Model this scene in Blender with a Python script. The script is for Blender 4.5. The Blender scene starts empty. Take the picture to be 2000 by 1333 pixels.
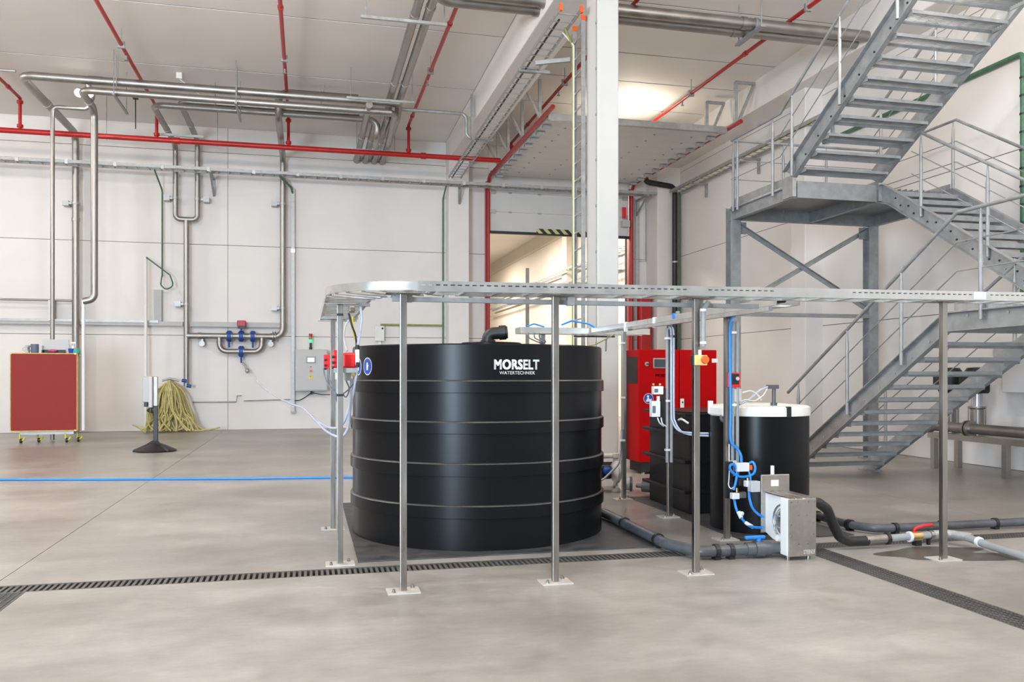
import bpy, bmesh, math, random
from mathutils import Matrix, Vector
random.seed(7)
S = bpy.context.scene
COL = S.collection

# ---------------------------------------------------------------- camera
FPX, U0, VH, CAMZ = 1650.0, 1000.0, 733.0, 1.6      # focal length, horizon in the 2000x1333 frame, eye height
YAW = math.atan(400.0 / FPX)
SA, CA = math.sin(YAW), math.cos(YAW)
cd = bpy.data.cameras.new('camera'); cam = bpy.data.objects.new('camera', cd); COL.objects.link(cam)
cam.location = (0, 0, CAMZ); cam.rotation_euler = (math.pi / 2, 0, -YAW)
cd.sensor_width = 36; cd.lens = 36 * FPX / 2000; cd.shift_y = (VH - 666.5) / 2000
cd.clip_end = 200; S.camera = cam

# ---------------------------------------------------------------- light
vs = S.view_settings
vs.view_transform = 'Standard'; vs.look = 'None'; vs.gamma = 1; vs.use_curve_mapping = False
vs.exposure = -0.2
W = bpy.data.worlds.new('world'); S.world = W; W.use_nodes = True
W.node_tree.nodes['Background'].inputs[0].default_value = (0.93, 0.96, 1.0, 1)
W.node_tree.nodes['Background'].inputs[1].default_value = 0.55

def area(name, loc, sx, sy, power, col, rot=(0, 0, 0), spread=180):
    l = bpy.data.lights.new(name, 'AREA'); l.shape = 'RECTANGLE'; l.size = sx; l.size_y = sy
    l.energy = power; l.color = col; l.spread = math.radians(spread)
    o = bpy.data.objects.new(name, l); COL.objects.link(o); o.location = loc; o.rotation_euler = rot
    return o
WARM = (1.0, 0.93, 0.86)
def globe(name, loc, power, col, r=0.35):
    l = bpy.data.lights.new(name, 'POINT'); l.energy = power; l.color = col; l.shadow_soft_size = r
    o = bpy.data.objects.new(name, l); COL.objects.link(o); o.location = loc
# unseen hall lamps above the frame, placed to brighten walls, roof and floor
for x, y, p in [(-15, 5, 600), (-8.5, 4.5, 300), (1.2, 2.6, 620), (7.3, 2.0, 820), (-15, 12, 600), (-8.5, 11.8, 600), (-2.2, 11.4, 700), (7.6, 9.0, 350)]:
    globe('unseen_hall_lamp', (x, y, 7.3), p, WARM)
globe('unseen_hall_lamp', (-13.6, 19.6, 8.5), 1050, WARM, 0.18)  # another unseen one, off to the left to light the back wall
# unseen area light added behind the camera: cool daylight assumed from the tank's sheen
area('assumed_daylight', (-8.6, -8.4, 2.6), 4.6, 5.0, 4200, (0.64, 0.82, 1.0), (math.radians(90), 0, math.radians(-31)))
# next hall, seen through the open sectional door: its lamps unseen, assumed
for y in (30, 38, 47):
    area('assumed_next_hall_light', (7.5, y, 8.2), 1.5, 1.5, 1250, (1.0, 0.90, 0.77))
# assumed floodlight lying unseen on top of the raised door leaf
area('assumed_door_top_floodlight', (8.45, 21.2, 7.95), 0.4, 0.4, 62, (1.0, 0.92, 0.76), (math.pi, 0, 0))

# ---------------------------------------------------------------- placing
def at(u, v, X=None, Y=None, Z=None, fw=None):
    """world point seen at photo pixel (u, v) on a given world plane"""
    a = (u - U0) / FPX; b = (VH - v) / FPX
    dx = a * CA + SA; dy = CA - a * SA
    if X is not None: t = X / dx
    elif Y is not None: t = Y / dy
    elif Z is not None: t = (Z - CAMZ) / b
    else: t = fw
    return Vector((dx * t, dy * t, CAMZ + b * t))

# ---------------------------------------------------------------- materials
M = {}
def mat(name, col, rough=0.5, metal=0.0, var=0.0, scale=6.0, bump=0.0, bscale=40.0, rvar=0.0, emit=0.0, stretch=None, detail=4, spec=None, alpha=None, trans=0.0, coat=0.0, dark=None):
    m = bpy.data.materials.new(name); m.use_nodes = True
    nt = m.node_tree; b = nt.nodes['Principled BSDF']
    b.inputs['Base Color'].default_value = (*col, 1)
    b.inputs['Roughness'].default_value = rough; b.inputs['Metallic'].default_value = metal
    if spec is not None: b.inputs['Specular IOR Level'].default_value = spec
    if coat: b.inputs['Coat Weight'].default_value = coat; b.inputs['Coat Roughness'].default_value = 0.08
    if trans: b.inputs['Transmission Weight'].default_value = trans
    if alpha is not None: b.inputs['Alpha'].default_value = alpha
    if emit:
        b.inputs['Emission Color'].default_value = (*col, 1); b.inputs['Emission Strength'].default_value = emit
    tc = nt.nodes.new('ShaderNodeTexCoord'); src = tc.outputs['Object']
    if stretch:
        mp = nt.nodes.new('ShaderNodeMapping'); mp.inputs['Scale'].default_value = stretch
        nt.links.new(src, mp.inputs['Vector']); src = mp.outputs['Vector']
    if var or rvar:
        n = nt.nodes.new('ShaderNodeTexNoise'); n.inputs['Scale'].default_value = scale; n.inputs['Detail'].default_value = detail
        nt.links.new(src, n.inputs['Vector'])
        if var:
            r = nt.nodes.new('ShaderNodeValToRGB'); e = r.color_ramp.elements
            lo = dark or tuple(max(0, c * (1 - var)) for c in col); hi = tuple(min(1, c * (1 + var)) for c in col)
            e[0].position = 0.3; e[0].color = (*lo, 1); e[1].position = 0.7; e[1].color = (*hi, 1)
            nt.links.new(n.outputs['Fac'], r.inputs['Fac']); nt.links.new(r.outputs['Color'], b.inputs['Base Color'])
        if rvar:
            mr = nt.nodes.new('ShaderNodeMapRange'); mr.inputs['From Min'].default_value = 0.3; mr.inputs['From Max'].default_value = 0.7
            mr.inputs['To Min'].default_value = max(0.02, rough - rvar); mr.inputs['To Max'].default_value = min(1, rough + rvar)
            nt.links.new(n.outputs['Fac'], mr.inputs['Value']); nt.links.new(mr.outputs['Result'], b.inputs['Roughness'])
    if bump:
        n2 = nt.nodes.new('ShaderNodeTexNoise'); n2.inputs['Scale'].default_value = bscale; n2.inputs['Detail'].default_value = 3
        bp = nt.nodes.new('ShaderNodeBump'); bp.inputs['Strength'].default_value = bump; bp.inputs['Distance'].default_value = 0.01
        nt.links.new(src, n2.inputs['Vector']); nt.links.new(n2.outputs['Fac'], bp.inputs['Height']); nt.links.new(bp.outputs['Normal'], b.inputs['Normal'])
    M[name] = m
    return m
mat('wall', (0.78, 0.745, 0.715), 0.6, var=0.025, scale=1.2, bump=0.03, bscale=25)
mat('wall_warm', (0.76, 0.69, 0.60), 0.6, var=0.03, scale=1.2)
mat('column', (0.55, 0.55, 0.535), 0.55, var=0.015, scale=2)
mat('ceiling', (0.80, 0.76, 0.715), 0.65, var=0.02, scale=0.8)
mat('gap', (0.10, 0.095, 0.09), 0.8, var=0.1)
mat('galv', (0.42, 0.425, 0.42), 0.46, 0.6, var=0.16, scale=9, rvar=0.08)
mat('galv_dark', (0.33, 0.342, 0.345), 0.55, 0.45, var=0.16, scale=7, rvar=0.08)
mat('tray', (0.60, 0.60, 0.58), 0.33, 0.9, var=0.08, scale=7, rvar=0.06)
mat('steel', (0.36, 0.34, 0.315), 0.34, 1.0, var=0.10, scale=5, rvar=0.08, stretch=(4, 4, 0.5))
mat('steel_pipe', (0.37, 0.352, 0.33), 0.44, 1.0, var=0.12, scale=3, rvar=0.08)
mat('plate_light', (0.60, 0.565, 0.525), 0.5, 0.25, var=0.08, scale=14)
mat('etched', (0.72, 0.70, 0.67), 0.5, 0.3, var=0.03)
mat('steel_plate', (0.47, 0.445, 0.41), 0.40, 1.0, var=0.06, scale=30, rvar=0.05)
mat('red_pipe', (0.43, 0.010, 0.008), 0.35, var=0.12, scale=3)
mat('red_door', (0.36, 0.014, 0.013), 0.42, var=0.12, scale=3)
mat('red_cab', (0.42, 0.002, 0.004), 0.42, var=0.04, scale=3, spec=0.08)
mat('red_pump', (0.80, 0.012, 0.018), 0.4, var=0.05, scale=12)
mat('red_felt', (0.27, 0.032, 0.031), 0.9, var=0.14, scale=60, detail=2)
mat('wood', (0.62, 0.42, 0.12), 0.5, var=0.15, scale=12)
mat('black_pe', (0.008, 0.008, 0.009), 0.28, var=0.04, scale=2, spec=0.15)
mat('highlight_grey', (0.06, 0.057, 0.052), 0.3, var=0.1, scale=6, spec=0.5)  # paler grey for the painted highlight on the tank bands
mat('black', (0.014, 0.014, 0.014), 0.45, var=0.15, scale=12)
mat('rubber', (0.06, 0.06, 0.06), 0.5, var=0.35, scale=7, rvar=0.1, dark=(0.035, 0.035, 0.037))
mat('pvc', (0.085, 0.09, 0.10), 0.38, var=0.2, scale=9)
mat('pvc_grey', (0.30, 0.31, 0.31), 0.4, var=0.08, scale=9)
mat('white', (0.80, 0.80, 0.79), 0.4, var=0.02, scale=5)
mat('white_pe', (0.80, 0.79, 0.74), 0.45, var=0.03, scale=5)
mat('grey_box', (0.44, 0.44, 0.425), 0.45, var=0.02, scale=5)
mat('panel_grey', (0.52, 0.525, 0.52), 0.45, var=0.02, scale=3)
mat('door_leaf', (0.58, 0.575, 0.565), 0.5, var=0.03, scale=2)
mat('blue', (0.01, 0.20, 0.72), 0.35, var=0.08, scale=8)
mat('blue_sign', (0.012, 0.07, 0.42), 0.45, var=0.04, scale=8)
mat('blue_valve', (0.012, 0.06, 0.30), 0.45, var=0.1, scale=8)
mat('hose_blue', (0.02, 0.26, 0.78), 0.3, var=0.05, scale=8)
mat('hose_clear', (0.60, 0.65, 0.80), 0.25, var=0.06, scale=20, trans=0.25)
mat('hose_coil', (0.52, 0.45, 0.17), 0.5, var=0.18, scale=14)
mat('green', (0.06, 0.16, 0.09), 0.5, var=0.15, scale=10)
mat('olive', (0.28, 0.30, 0.07), 0.5, var=0.15, scale=10)
mat('yellow', (0.80, 0.62, 0.03), 0.45, var=0.05, scale=10)
mat('yellow_soft', (0.78, 0.60, 0.22), 0.45, var=0.05, scale=10)
mat('orange', (0.90, 0.12, 0.02), 0.45, var=0.05, scale=10)
mat('lime', (0.62, 0.66, 0.05), 0.45, var=0.05, scale=10)
mat('brass', (0.62, 0.45, 0.20), 0.35, 0.9, var=0.1, scale=20)
mat('teal', (0.05, 0.35, 0.27), 0.5, var=0.05, scale=20)
mat('slate', (0.12, 0.16, 0.22), 0.5, var=0.08, scale=20)
mat('screen', (0.05, 0.055, 0.06), 0.25, var=0.05, scale=4)
mat('screen_lit', (0.85, 0.90, 0.95), 0.4, emit=0.6, var=0.02)
mat('lamp_green', (0.05, 0.8, 0.35), 0.4, emit=1.2)
mat('lamp_red', (0.45, 0.02, 0.02), 0.4, var=0.05)
mat('lamp_white', (1.0, 0.95, 0.85), 0.4, emit=25.0)
mat('print_white', (0.88, 0.88, 0.87), 0.5, var=0.01)
mat('print_dark', (0.07, 0.01, 0.012), 0.5, var=0.05)
mat('silver', (0.62, 0.65, 0.72), 0.22, 0.9, var=0.05, scale=10)
mat('grate', (0.13, 0.125, 0.115), 0.55, 0.4, var=0.3, scale=8, rvar=0.1)
mat('pump_white', (0.62, 0.60, 0.56), 0.45, var=0.08, scale=14)
mat('bronze', (0.30, 0.27, 0.23), 0.4, 0.7, var=0.06, scale=10)
mat('floor_wet', (0.085, 0.076, 0.064), 0.36, var=0.25, scale=5)

def concrete():
    m = bpy.data.materials.new('concrete'); m.use_nodes = True; M['concrete'] = m
    nt = m.node_tree; b = nt.nodes['Principled BSDF']; N = nt.nodes.new; L = nt.links.new
    tc = N('ShaderNodeTexCoord')
    def noise(scale, detail, stretch=None, rough=0.55):
        n = N('ShaderNodeTexNoise'); n.inputs['Scale'].default_value = scale; n.inputs['Detail'].default_value = detail; n.inputs['Roughness'].default_value = rough
        if stretch:
            mp = N('ShaderNodeMapping'); mp.inputs['Scale'].default_value = stretch
            L(tc.outputs['Object'], mp.inputs['Vector']); L(mp.outputs['Vector'], n.inputs['Vector'])
        else: L(tc.outputs['Object'], n.inputs['Vector'])
        return n
    n1 = noise(0.45, 5, (1, 1.6, 1)); n2 = noise(2.2, 8, (1, 1.3, 1), 0.68); n3 = noise(7.5, 8, (1, 2.2, 1), 0.7)
    r1 = N('ShaderNodeValToRGB'); e = r1.color_ramp.elements
    e[0].position = 0.28; e[0].color = (0.275, 0.255, 0.23, 1); e[1].position = 0.70; e[1].color = (0.465, 0.442, 0.412, 1)
    L(n1.outputs['Fac'], r1.inputs['Fac'])
    r2 = N('ShaderNodeValToRGB'); e = r2.color_ramp.elements
    e[0].position = 0.2; e[0].color = (0.62, 0.61, 0.59, 1); e[1].position = 0.72; e[1].color = (1.06, 1.06, 1.06, 1)
    L(n2.outputs['Fac'], r2.inputs['Fac'])
    mx = N('ShaderNodeMix'); mx.data_type = 'RGBA'; mx.blend_type = 'MULTIPLY'; mx.inputs[0].default_value = 0.75
    L(r1.outputs['Color'], mx.inputs[6]); L(r2.outputs['Color'], mx.inputs[7])
    r3 = N('ShaderNodeValToRGB'); e = r3.color_ramp.elements
    e[0].position = 0.3; e[0].color = (0.84, 0.83, 0.81, 1); e[1].position = 0.68; e[1].color = (1.04, 1.04, 1.04, 1)
    L(n3.outputs['Fac'], r3.inputs['Fac'])
    mx2 = N('ShaderNodeMix'); mx2.data_type = 'RGBA'; mx2.blend_type = 'MULTIPLY'; mx2.inputs[0].default_value = 0.85
    L(mx.outputs[2], mx2.inputs[6]); L(r3.outputs['Color'], mx2.inputs[7])
    L(mx2.outputs[2], b.inputs['Base Color'])
    mr = N('ShaderNodeMapRange'); mr.inputs['From Min'].default_value = 0.3; mr.inputs['From Max'].default_value = 0.7
    mr.inputs['To Min'].default_value = 0.285; mr.inputs['To Max'].default_value = 0.40
    L(n2.outputs['Fac'], mr.inputs['Value']); L(mr.outputs['Result'], b.inputs['Roughness'])
    bp = N('ShaderNodeBump'); bp.inputs['Strength'].default_value = 0.012; bp.inputs['Distance'].default_value = 0.01
    L(n2.outputs['Fac'], bp.inputs['Height']); L(bp.outputs['Normal'], b.inputs['Normal'])
concrete()

def hazard():
    m = bpy.data.materials.new('hazard'); m.use_nodes = True; M['hazard'] = m
    nt = m.node_tree; b = nt.nodes['Principled BSDF']; N = nt.nodes.new; L = nt.links.new
    tc = N('ShaderNodeTexCoord'); mp = N('ShaderNodeMapping'); mp.inputs['Rotation'].default_value = (0, math.radians(45), 0)
    w = N('ShaderNodeTexWave'); w.inputs['Scale'].default_value = 1.6; r = N('ShaderNodeValToRGB'); r.color_ramp.interpolation = 'CONSTANT'
    e = r.color_ramp.elements; e[0].color = (0.02, 0.02, 0.02, 1); e[1].position = 0.5; e[1].color = (0.55, 0.52, 0.22, 1)
    L(tc.outputs['Object'], mp.inputs['Vector']); L(mp.outputs['Vector'], w.inputs['Vector']); L(w.outputs['Fac'], r.inputs['Fac']); L(r.outputs['Color'], b.inputs['Base Color'])
hazard()

# ---------------------------------------------------------------- mesh helpers
class MB:
    def __init__(s, xf=None): s.v = []; s.f = []; s.sm = []; s.xf = xf
    def add(s, vs_, fs, smooth=False):
        o = len(s.v)
        for p in vs_:
            p = Vector(p); s.v.append(s.xf @ p if s.xf else p)
        for i, f in enumerate(fs):
            s.f.append([o + k for k in f]); s.sm.append(smooth if isinstance(smooth, bool) else smooth[i])
        return s
    def box(s, x0, x1, y0, y1, z0, z1):
        x0, x1 = min(x0, x1), max(x0, x1); y0, y1 = min(y0, y1), max(y0, y1); z0, z1 = min(z0, z1), max(z0, z1)
        return s.add([(x0, y0, z0), (x1, y0, z0), (x1, y1, z0), (x0, y1, z0), (x0, y0, z1), (x1, y0, z1), (x1, y1, z1), (x0, y1, z1)],
                     [(0, 3, 2, 1), (4, 5, 6, 7), (0, 1, 5, 4), (1, 2, 6, 5), (2, 3, 7, 6), (3, 0, 4, 7)])
    def cbox(s, c, sx, sy, sz): return s.box(c[0] - sx / 2, c[0] + sx / 2, c[1] - sy / 2, c[1] + sy / 2, c[2] - sz / 2, c[2] + sz / 2)
    def bbox(s, x0, x1, y0, y1, z0, z1, b):
        """box with chamfered edges"""
        x0, x1 = min(x0, x1), max(x0, x1); y0, y1 = min(y0, y1), max(y0, y1); z0, z1 = min(z0, z1), max(z0, z1)
        bm = bmesh.new(); bmesh.ops.create_cube(bm, size=1)
        for v in bm.verts:
            v.co = Vector(((x0 + x1) / 2 + v.co.x * (x1 - x0), (y0 + y1) / 2 + v.co.y * (y1 - y0), (z0 + z1) / 2 + v.co.z * (z1 - z0)))
        bmesh.ops.bevel(bm, geom=bm.edges[:], offset=b, segments=2, affect='EDGES', profile=0.5)
        bm.verts.index_update()
        s.add([v.co for v in bm.verts], [[v.index for v in f.verts] for f in bm.faces]); bm.free()
        return s
    def bar(s, p0, p1, w, h, up=(0, 0, 1)):
        """rectangular bar from p0 to p1, w across, h along up"""
        p0, p1 = Vector(p0), Vector(p1); d = (p1 - p0).normalized(); up = Vector(up)
        if abs(d.dot(up)) > 0.98: up = Vector((0, 1, 0))
        a = d.cross(up).normalized(); b = a.cross(d).normalized()
        q = []
        for p in (p0, p1):
            for sa, sb in ((-1, -1), (1, -1), (1, 1), (-1, 1)): q.append(p + a * (sa * w / 2) + b * (sb * h / 2))
        return s.add(q, [(3, 2, 1, 0), (4, 5, 6, 7), (0, 1, 5, 4), (1, 2, 6, 5), (2, 3, 7, 6), (3, 0, 4, 7)])
    def cyl(s, p0, p1, r, n=16, r1=None, caps=True):
        p0, p1 = Vector(p0), Vector(p1); r1 = r if r1 is None else r1
        d = (p1 - p0).normalized(); t = Vector((0, 0, 1)) if abs(d.z) < 0.9 else Vector((1, 0, 0))
        a = d.cross(t).normalized(); b = d.cross(a)
        q = [];
        for p, rr in ((p0, r), (p1, r1)):
            for i in range(n):
                g = 2 * math.pi * i / n; q.append(p + (a * math.cos(g) + b * math.sin(g)) * max(rr, 1e-5))
        fs = [(i, n + i, n + (i + 1) % n, (i + 1) % n) for i in range(n)]; sm = [True] * n
        if caps: fs += [tuple(range(n)), tuple(range(2 * n - 1, n - 1, -1))]; sm += [False, False]
        return s.add(q, fs, sm)
    def lathe(s, c, prof, n=24, smooth=True, a0=0.0, axis='z', split=False):
        if split:
            for i in range(len(prof) - 1): s.lathe(c, prof[i:i + 2], n, smooth, a0, axis)
            return s
        """prof: (radius, height) pairs about a vertical axis through c"""
        q = []; fs = []; k = len(prof)
        for i in range(n):
            g = a0 + 2 * math.pi * i / n
            for r, h in prof:
                p = (math.cos(g) * r, math.sin(g) * r, h)
                if axis == 'y': p = (p[0], h, p[1])
                if axis == 'x': p = (h, p[0], p[1])
                q.append((c[0] + p[0], c[1] + p[1], c[2] + p[2]))
        for i in range(n):
            j = (i + 1) % n
            for t in range(k - 1): fs.append((i * k + t, j * k + t, j * k + t + 1, i * k + t + 1))
        sm = [smooth] * len(fs)
        return s.add(q, fs, sm)
    def tube(s, pts, r, n=12, bend=0.0, seg=6, closed=False):
        pts = [Vector(p) for p in pts]
        if bend > 0 and len(pts) > 2:
            o = [pts[0]]
            for i in range(1, len(pts) - 1):
                a, p, c = pts[i - 1], pts[i], pts[i + 1]
                d0 = (a - p); d1 = (c - p); l0, l1 = d0.length, d1.length
                if l0 < 1e-6 or l1 < 1e-6: continue
                d0 /= l0; d1 /= l1; ang = math.acos(max(-1, min(1, d0.dot(d1))))
                if math.pi - ang < 0.02: o.append(p); continue
                t = min(bend / math.tan(ang / 2), l0 * 0.48, l1 * 0.48)
                rr = t * math.tan(ang / 2); bis = (d0 + d1).normalized(); cen = p + bis * (rr / math.sin(ang / 2))
                e0 = p + d0 * t - cen; e1 = p + d1 * t - cen; tot = e0.angle(e1); ax = e0.cross(e1).normalized()
                for k in range(seg + 1): o.append(cen + Matrix.Rotation(tot * k / seg, 3, ax) @ e0)
            o.append(pts[-1]); pts = o
        m = len(pts); T = []
        for i in range(m):
            if closed: d = pts[(i + 1) % m] - pts[i - 1]
            else: d = pts[min(i + 1, m - 1)] - pts[max(i - 1, 0)]
            T.append(d.normalized() if d.length > 1e-9 else Vector((0, 0, 1)))
        t0 = Vector((0, 0, 1)) if abs(T[0].z) < 0.9 else Vector((1, 0, 0)); a = T[0].cross(t0).normalized()
        q = []
        for i in range(m):
            if i: a = (a - T[i] * a.dot(T[i])).normalized()
            b = T[i].cross(a)
            for k in range(n):
                g = 2 * math.pi * k / n; q.append(pts[i] + (a * math.cos(g) + b * math.sin(g)) * r)
        fs = []; sm = []
        for i in range(m if closed else m - 1):
            j = (i + 1) % m
            for k in range(n): fs.append((i * n + k, i * n + (k + 1) % n, j * n + (k + 1) % n, j * n + k)); sm.append(True)
        if not closed: fs += [tuple(range(n - 1, -1, -1)), tuple(range((m - 1) * n, m * n))]; sm += [False, False]
        return s.add(q, fs, sm)
    def strip(s, lo, hi, xa, xb):
        """solid between two (y, z) polylines of equal length, from x = xa to xb"""
        n = len(lo); q = []
        for x in (xa, xb):
            q += [(x, y, z) for y, z in lo] + [(x, y, z) for y, z in hi]
        fs = []
        for i in range(n - 1):
            fs += [(i, i + 1, n + i + 1, n + i), (2 * n + i, 3 * n + i, 3 * n + i + 1, 2 * n + i + 1), (i, 2 * n + i, 2 * n + i + 1, i + 1), (n + i, n + i + 1, 3 * n + i + 1, 3 * n + i)]
        fs += [(0, n, 3 * n, 2 * n), (n - 1, 3 * n - 1, 4 * n - 1, 2 * n - 1)]
        return s.add(q, fs)
    def poly(s, pts, d):
        """prism: planar polygon pts extruded by vector d"""
        n = len(pts); pts = [Vector(p) for p in pts]; d = Vector(d)
        return s.add(pts + [p + d for p in pts], [tuple(range(n - 1, -1, -1)), tuple(range(n, 2 * n))] + [(i, (i + 1) % n, n + (i + 1) % n, n + i) for i in range(n)])
    def sphere(s, c, r, sx=1, sy=1, sz=1, n=16, m=10, lo=-90, hi=90):
        prof = [(r * math.cos(math.radians(lo + (hi - lo) * i / m)), r * math.sin(math.radians(lo + (hi - lo) * i / m))) for i in range(m + 1)]
        k = len(s.v); xf = s.xf; s.xf = None; s.lathe((0, 0, 0), prof, n); s.xf = xf
        for i in range(k, len(s.v)):
            p = s.v[i]; p = Vector((c[0] + p.x * sx, c[1] + p.y * sy, c[2] + p.z * sz)); s.v[i] = xf @ p if xf else p
        return s
    def mesh(s, name):
        me = bpy.data.meshes.new(name); me.from_pydata([tuple(p) for p in s.v], [], s.f); me.update()
        bm = bmesh.new(); bm.from_mesh(me); bmesh.ops.recalc_face_normals(bm, faces=bm.faces[:]); bm.to_mesh(me); bm.free()
        for p, k in zip(me.polygons, s.sm): p.use_smooth = k
        if any(s.sm): me.set_sharp_from_angle(angle=math.radians(50))
        return me

def put(name, me, m, parent=None):
    if isinstance(me, MB): me = me.mesh(name)
    if m is not None:
        me.materials.clear(); me.materials.append(M[m] if isinstance(m, str) else m)
    o = bpy.data.objects.new(name, me); COL.objects.link(o)
    if parent is not None:
        o.parent = parent
        if parent.type == 'EMPTY': o.matrix_parent_inverse = Matrix.Translation(-Vector(parent.location))
    return o
def tag(o, label=None, cat=None, group=None, kind=None):
    if label: o['label'] = label
    if cat: o['category'] = cat
    if group: o['group'] = group
    if kind: o['kind'] = kind
    return o
def thing(name, label, cat, loc=(0, 0, 0), group=None):
    o = bpy.data.objects.new(name, None); o.empty_display_size = 0.1; COL.objects.link(o); o.location = loc
    return tag(o, label, cat, group)
def struct(name, loc=(0, 0, 0)):
    o = bpy.data.objects.new(name, None); COL.objects.link(o); o.location = loc; o['kind'] = 'structure'
    return o
def one(name, label, cat, mb, m, group=None): return tag(put(name, mb, m), label, cat, group)
def dup(o, off, parent):
    """copy of a part, moved by off"""
    c = o.copy(); COL.objects.link(c); c.parent = parent; c.location = Vector(o.location) + Vector(off); c.matrix_parent_inverse = Matrix.Translation(-Vector(parent.location)) if parent.type == 'EMPTY' else Matrix()
    for ch in list(o.children):
        d = ch.copy(); COL.objects.link(d); d.parent = c
    return c
def crom(pts, n=6):
    """smooth curve through points"""
    P = [Vector(p) for p in pts]; P = [2 * P[0] - P[1]] + P + [2 * P[-1] - P[-2]]; o = []
    for i in range(1, len(P) - 2):
        for k in range(n):
            t = k / n; a, b, c, d = P[i - 1:i + 3]
            o.append(0.5 * ((2 * b) + (c - a) * t + (2 * a - 5 * b + 4 * c - d) * t * t + (3 * b - a - 3 * c + d) * t ** 3))
    return o + [P[-2]]
def arc(c, r, a0, a1, n, z):
    return [(c[0] + r * math.cos(math.radians(a0 + (a1 - a0) * i / n)), c[1] + r * math.sin(math.radians(a0 + (a1 - a0) * i / n)), z) for i in range(n + 1)]
def text_mesh(txt, size, bold=0.0, extrude=0.001, shear=0.0, space=1.0):
    cu = bpy.data.curves.new('lettering', 'FONT'); cu.body = txt; cu.size = size; cu.extrude = extrude; cu.shear = shear
    cu.space_character = space; cu.align_x = 'CENTER'; cu.align_y = 'CENTER'; cu.resolution_u = 3
    o = bpy.data.objects.new('lettering', cu); COL.objects.link(o)
    me = bpy.data.meshes.new_from_object(o.evaluated_get(bpy.context.evaluated_depsgraph_get()))
    bpy.data.objects.remove(o)
    if not bold: return me
    vs_ = [v.co.copy() for v in me.vertices]; fs = [list(p.vertices) for p in me.polygons]; mb = MB()
    for i in (-1, 0, 1):
        for j in (-1, 0, 1): mb.add([(v.x + i * bold * size, v.y + j * bold * size * 0.6, v.z) for v in vs_], fs)
    me2 = bpy.data.meshes.new('lettering'); me2.from_pydata([tuple(v) for v in mb.v], [], mb.f); me2.update()
    return me2

# ================================================================ setting
XW, YW = 11.55, 25.8                       # right wall, back wall
def cz(y): return 8.77 + 0.02 * (YW - y)   # underside of the roof panels
# ---- floor slabs, with the drain channels between them
floor = struct('floor')
G = 0.004
rects = [(-34, -2.27, -9.5, 6.90), (-2.02, 4.37, -9.5, 6.90), (4.63, 15, -9.5, 6.90),
         (-34, -2.32, 7.13, 13.56), (-2.32, 7.5, 7.13, 13.56), (7.5, XW, 7.13, 13.56),
         (-34, -2.32, 13.56, 26.2), (-2.32, XW, 13.56, 26.2), (-34, XW, 26.2, 58)]
for x0, x1, y0, y1 in rects:
    put('slab', MB().box(x0 + G, x1 - G, y0 + G, y1 - G, -0.15, 0.0), 'concrete', floor)
put('joint_bed', MB().box(-34, 15, -9.5, 58, -0.16, -0.151), 'gap', floor)
put('joint_filler', MB().box(-34, 15, 6.9, 58, -0.15, -0.06), 'gap', floor)

# ---- back wall: concrete panels
wall = struct('wall_back')
zs = [0.0, 2.74, 5.37, 8.05, 8.95]
def panel(parent, x0, x1, y0, y1, z0, z1, m='wall'):
    return put('panel', MB().bbox(x0, x1, y0, y1, z0, z1, 0.006), m, parent)
put('backing', MB().box(-30, 5.5, YW + 0.02, YW + 0.2, 0, 9.0).box(10.1, XW, YW + 0.02, YW + 0.2, 0, 9.0).box(5.5, 10.1, YW + 0.02, YW + 0.2, 7.6, 9.0), 'gap', wall)
xs = [-30, -23, -16.2, -9.2, -2.24, 5.5]
for i in range(len(xs) - 1):
    for k in range(4): panel(wall, xs[i] + 0.005, xs[i + 1] - 0.005, YW, YW + 0.12, zs[k] + 0.006, zs[k + 1] - 0.006)
for k in range(4): panel(wall, 10.1, XW, YW, YW + 0.12, zs[k] + 0.006, zs[k + 1] - 0.006)
panel(wall, 5.5, 10.1, YW, YW + 0.12, 7.6, 8.95)
# ---- right wall
wr = struct('wall_right')
put('backing', MB().box(XW + 0.02, XW + 0.2, -9.5, 58, 0, 9.6), 'gap', wr)
ys = [-9.5, -2.5, 4.5, 11.0, 17.55, YW]
for i in range(len(ys) - 1):
    for k in range(4): panel(wr, XW, XW + 0.12, ys[i] + 0.005, ys[i + 1] - 0.005, zs[k] + 0.006, (zs[k + 1] if k < 3 else 9.6) - 0.006)
ys = [YW + 0.2, 36.3, 47, 58]
for i in range(len(ys) - 1):
    for k in range(4): panel(wr, XW, XW + 0.12, ys[i] + 0.005, ys[i + 1] - 0.005, zs[k] + 0.006, (zs[k + 1] if k < 3 else 9.6) - 0.006, 'wall_warm')
# far end and left side of the next hall
wf = struct('wall_far')
for k in range(4): panel(wf, -10, XW, 58, 58.12, zs[k] + 0.006, (zs[k + 1] if k < 3 else 9.6) - 0.006, 'wall_warm')
wl = struct('wall_left')
for k in range(4): panel(wl, -30.2, -30, -9.5, YW, zs[k] + 0.006, (zs[k + 1] if k < 3 else 9.6) - 0.006)
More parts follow.
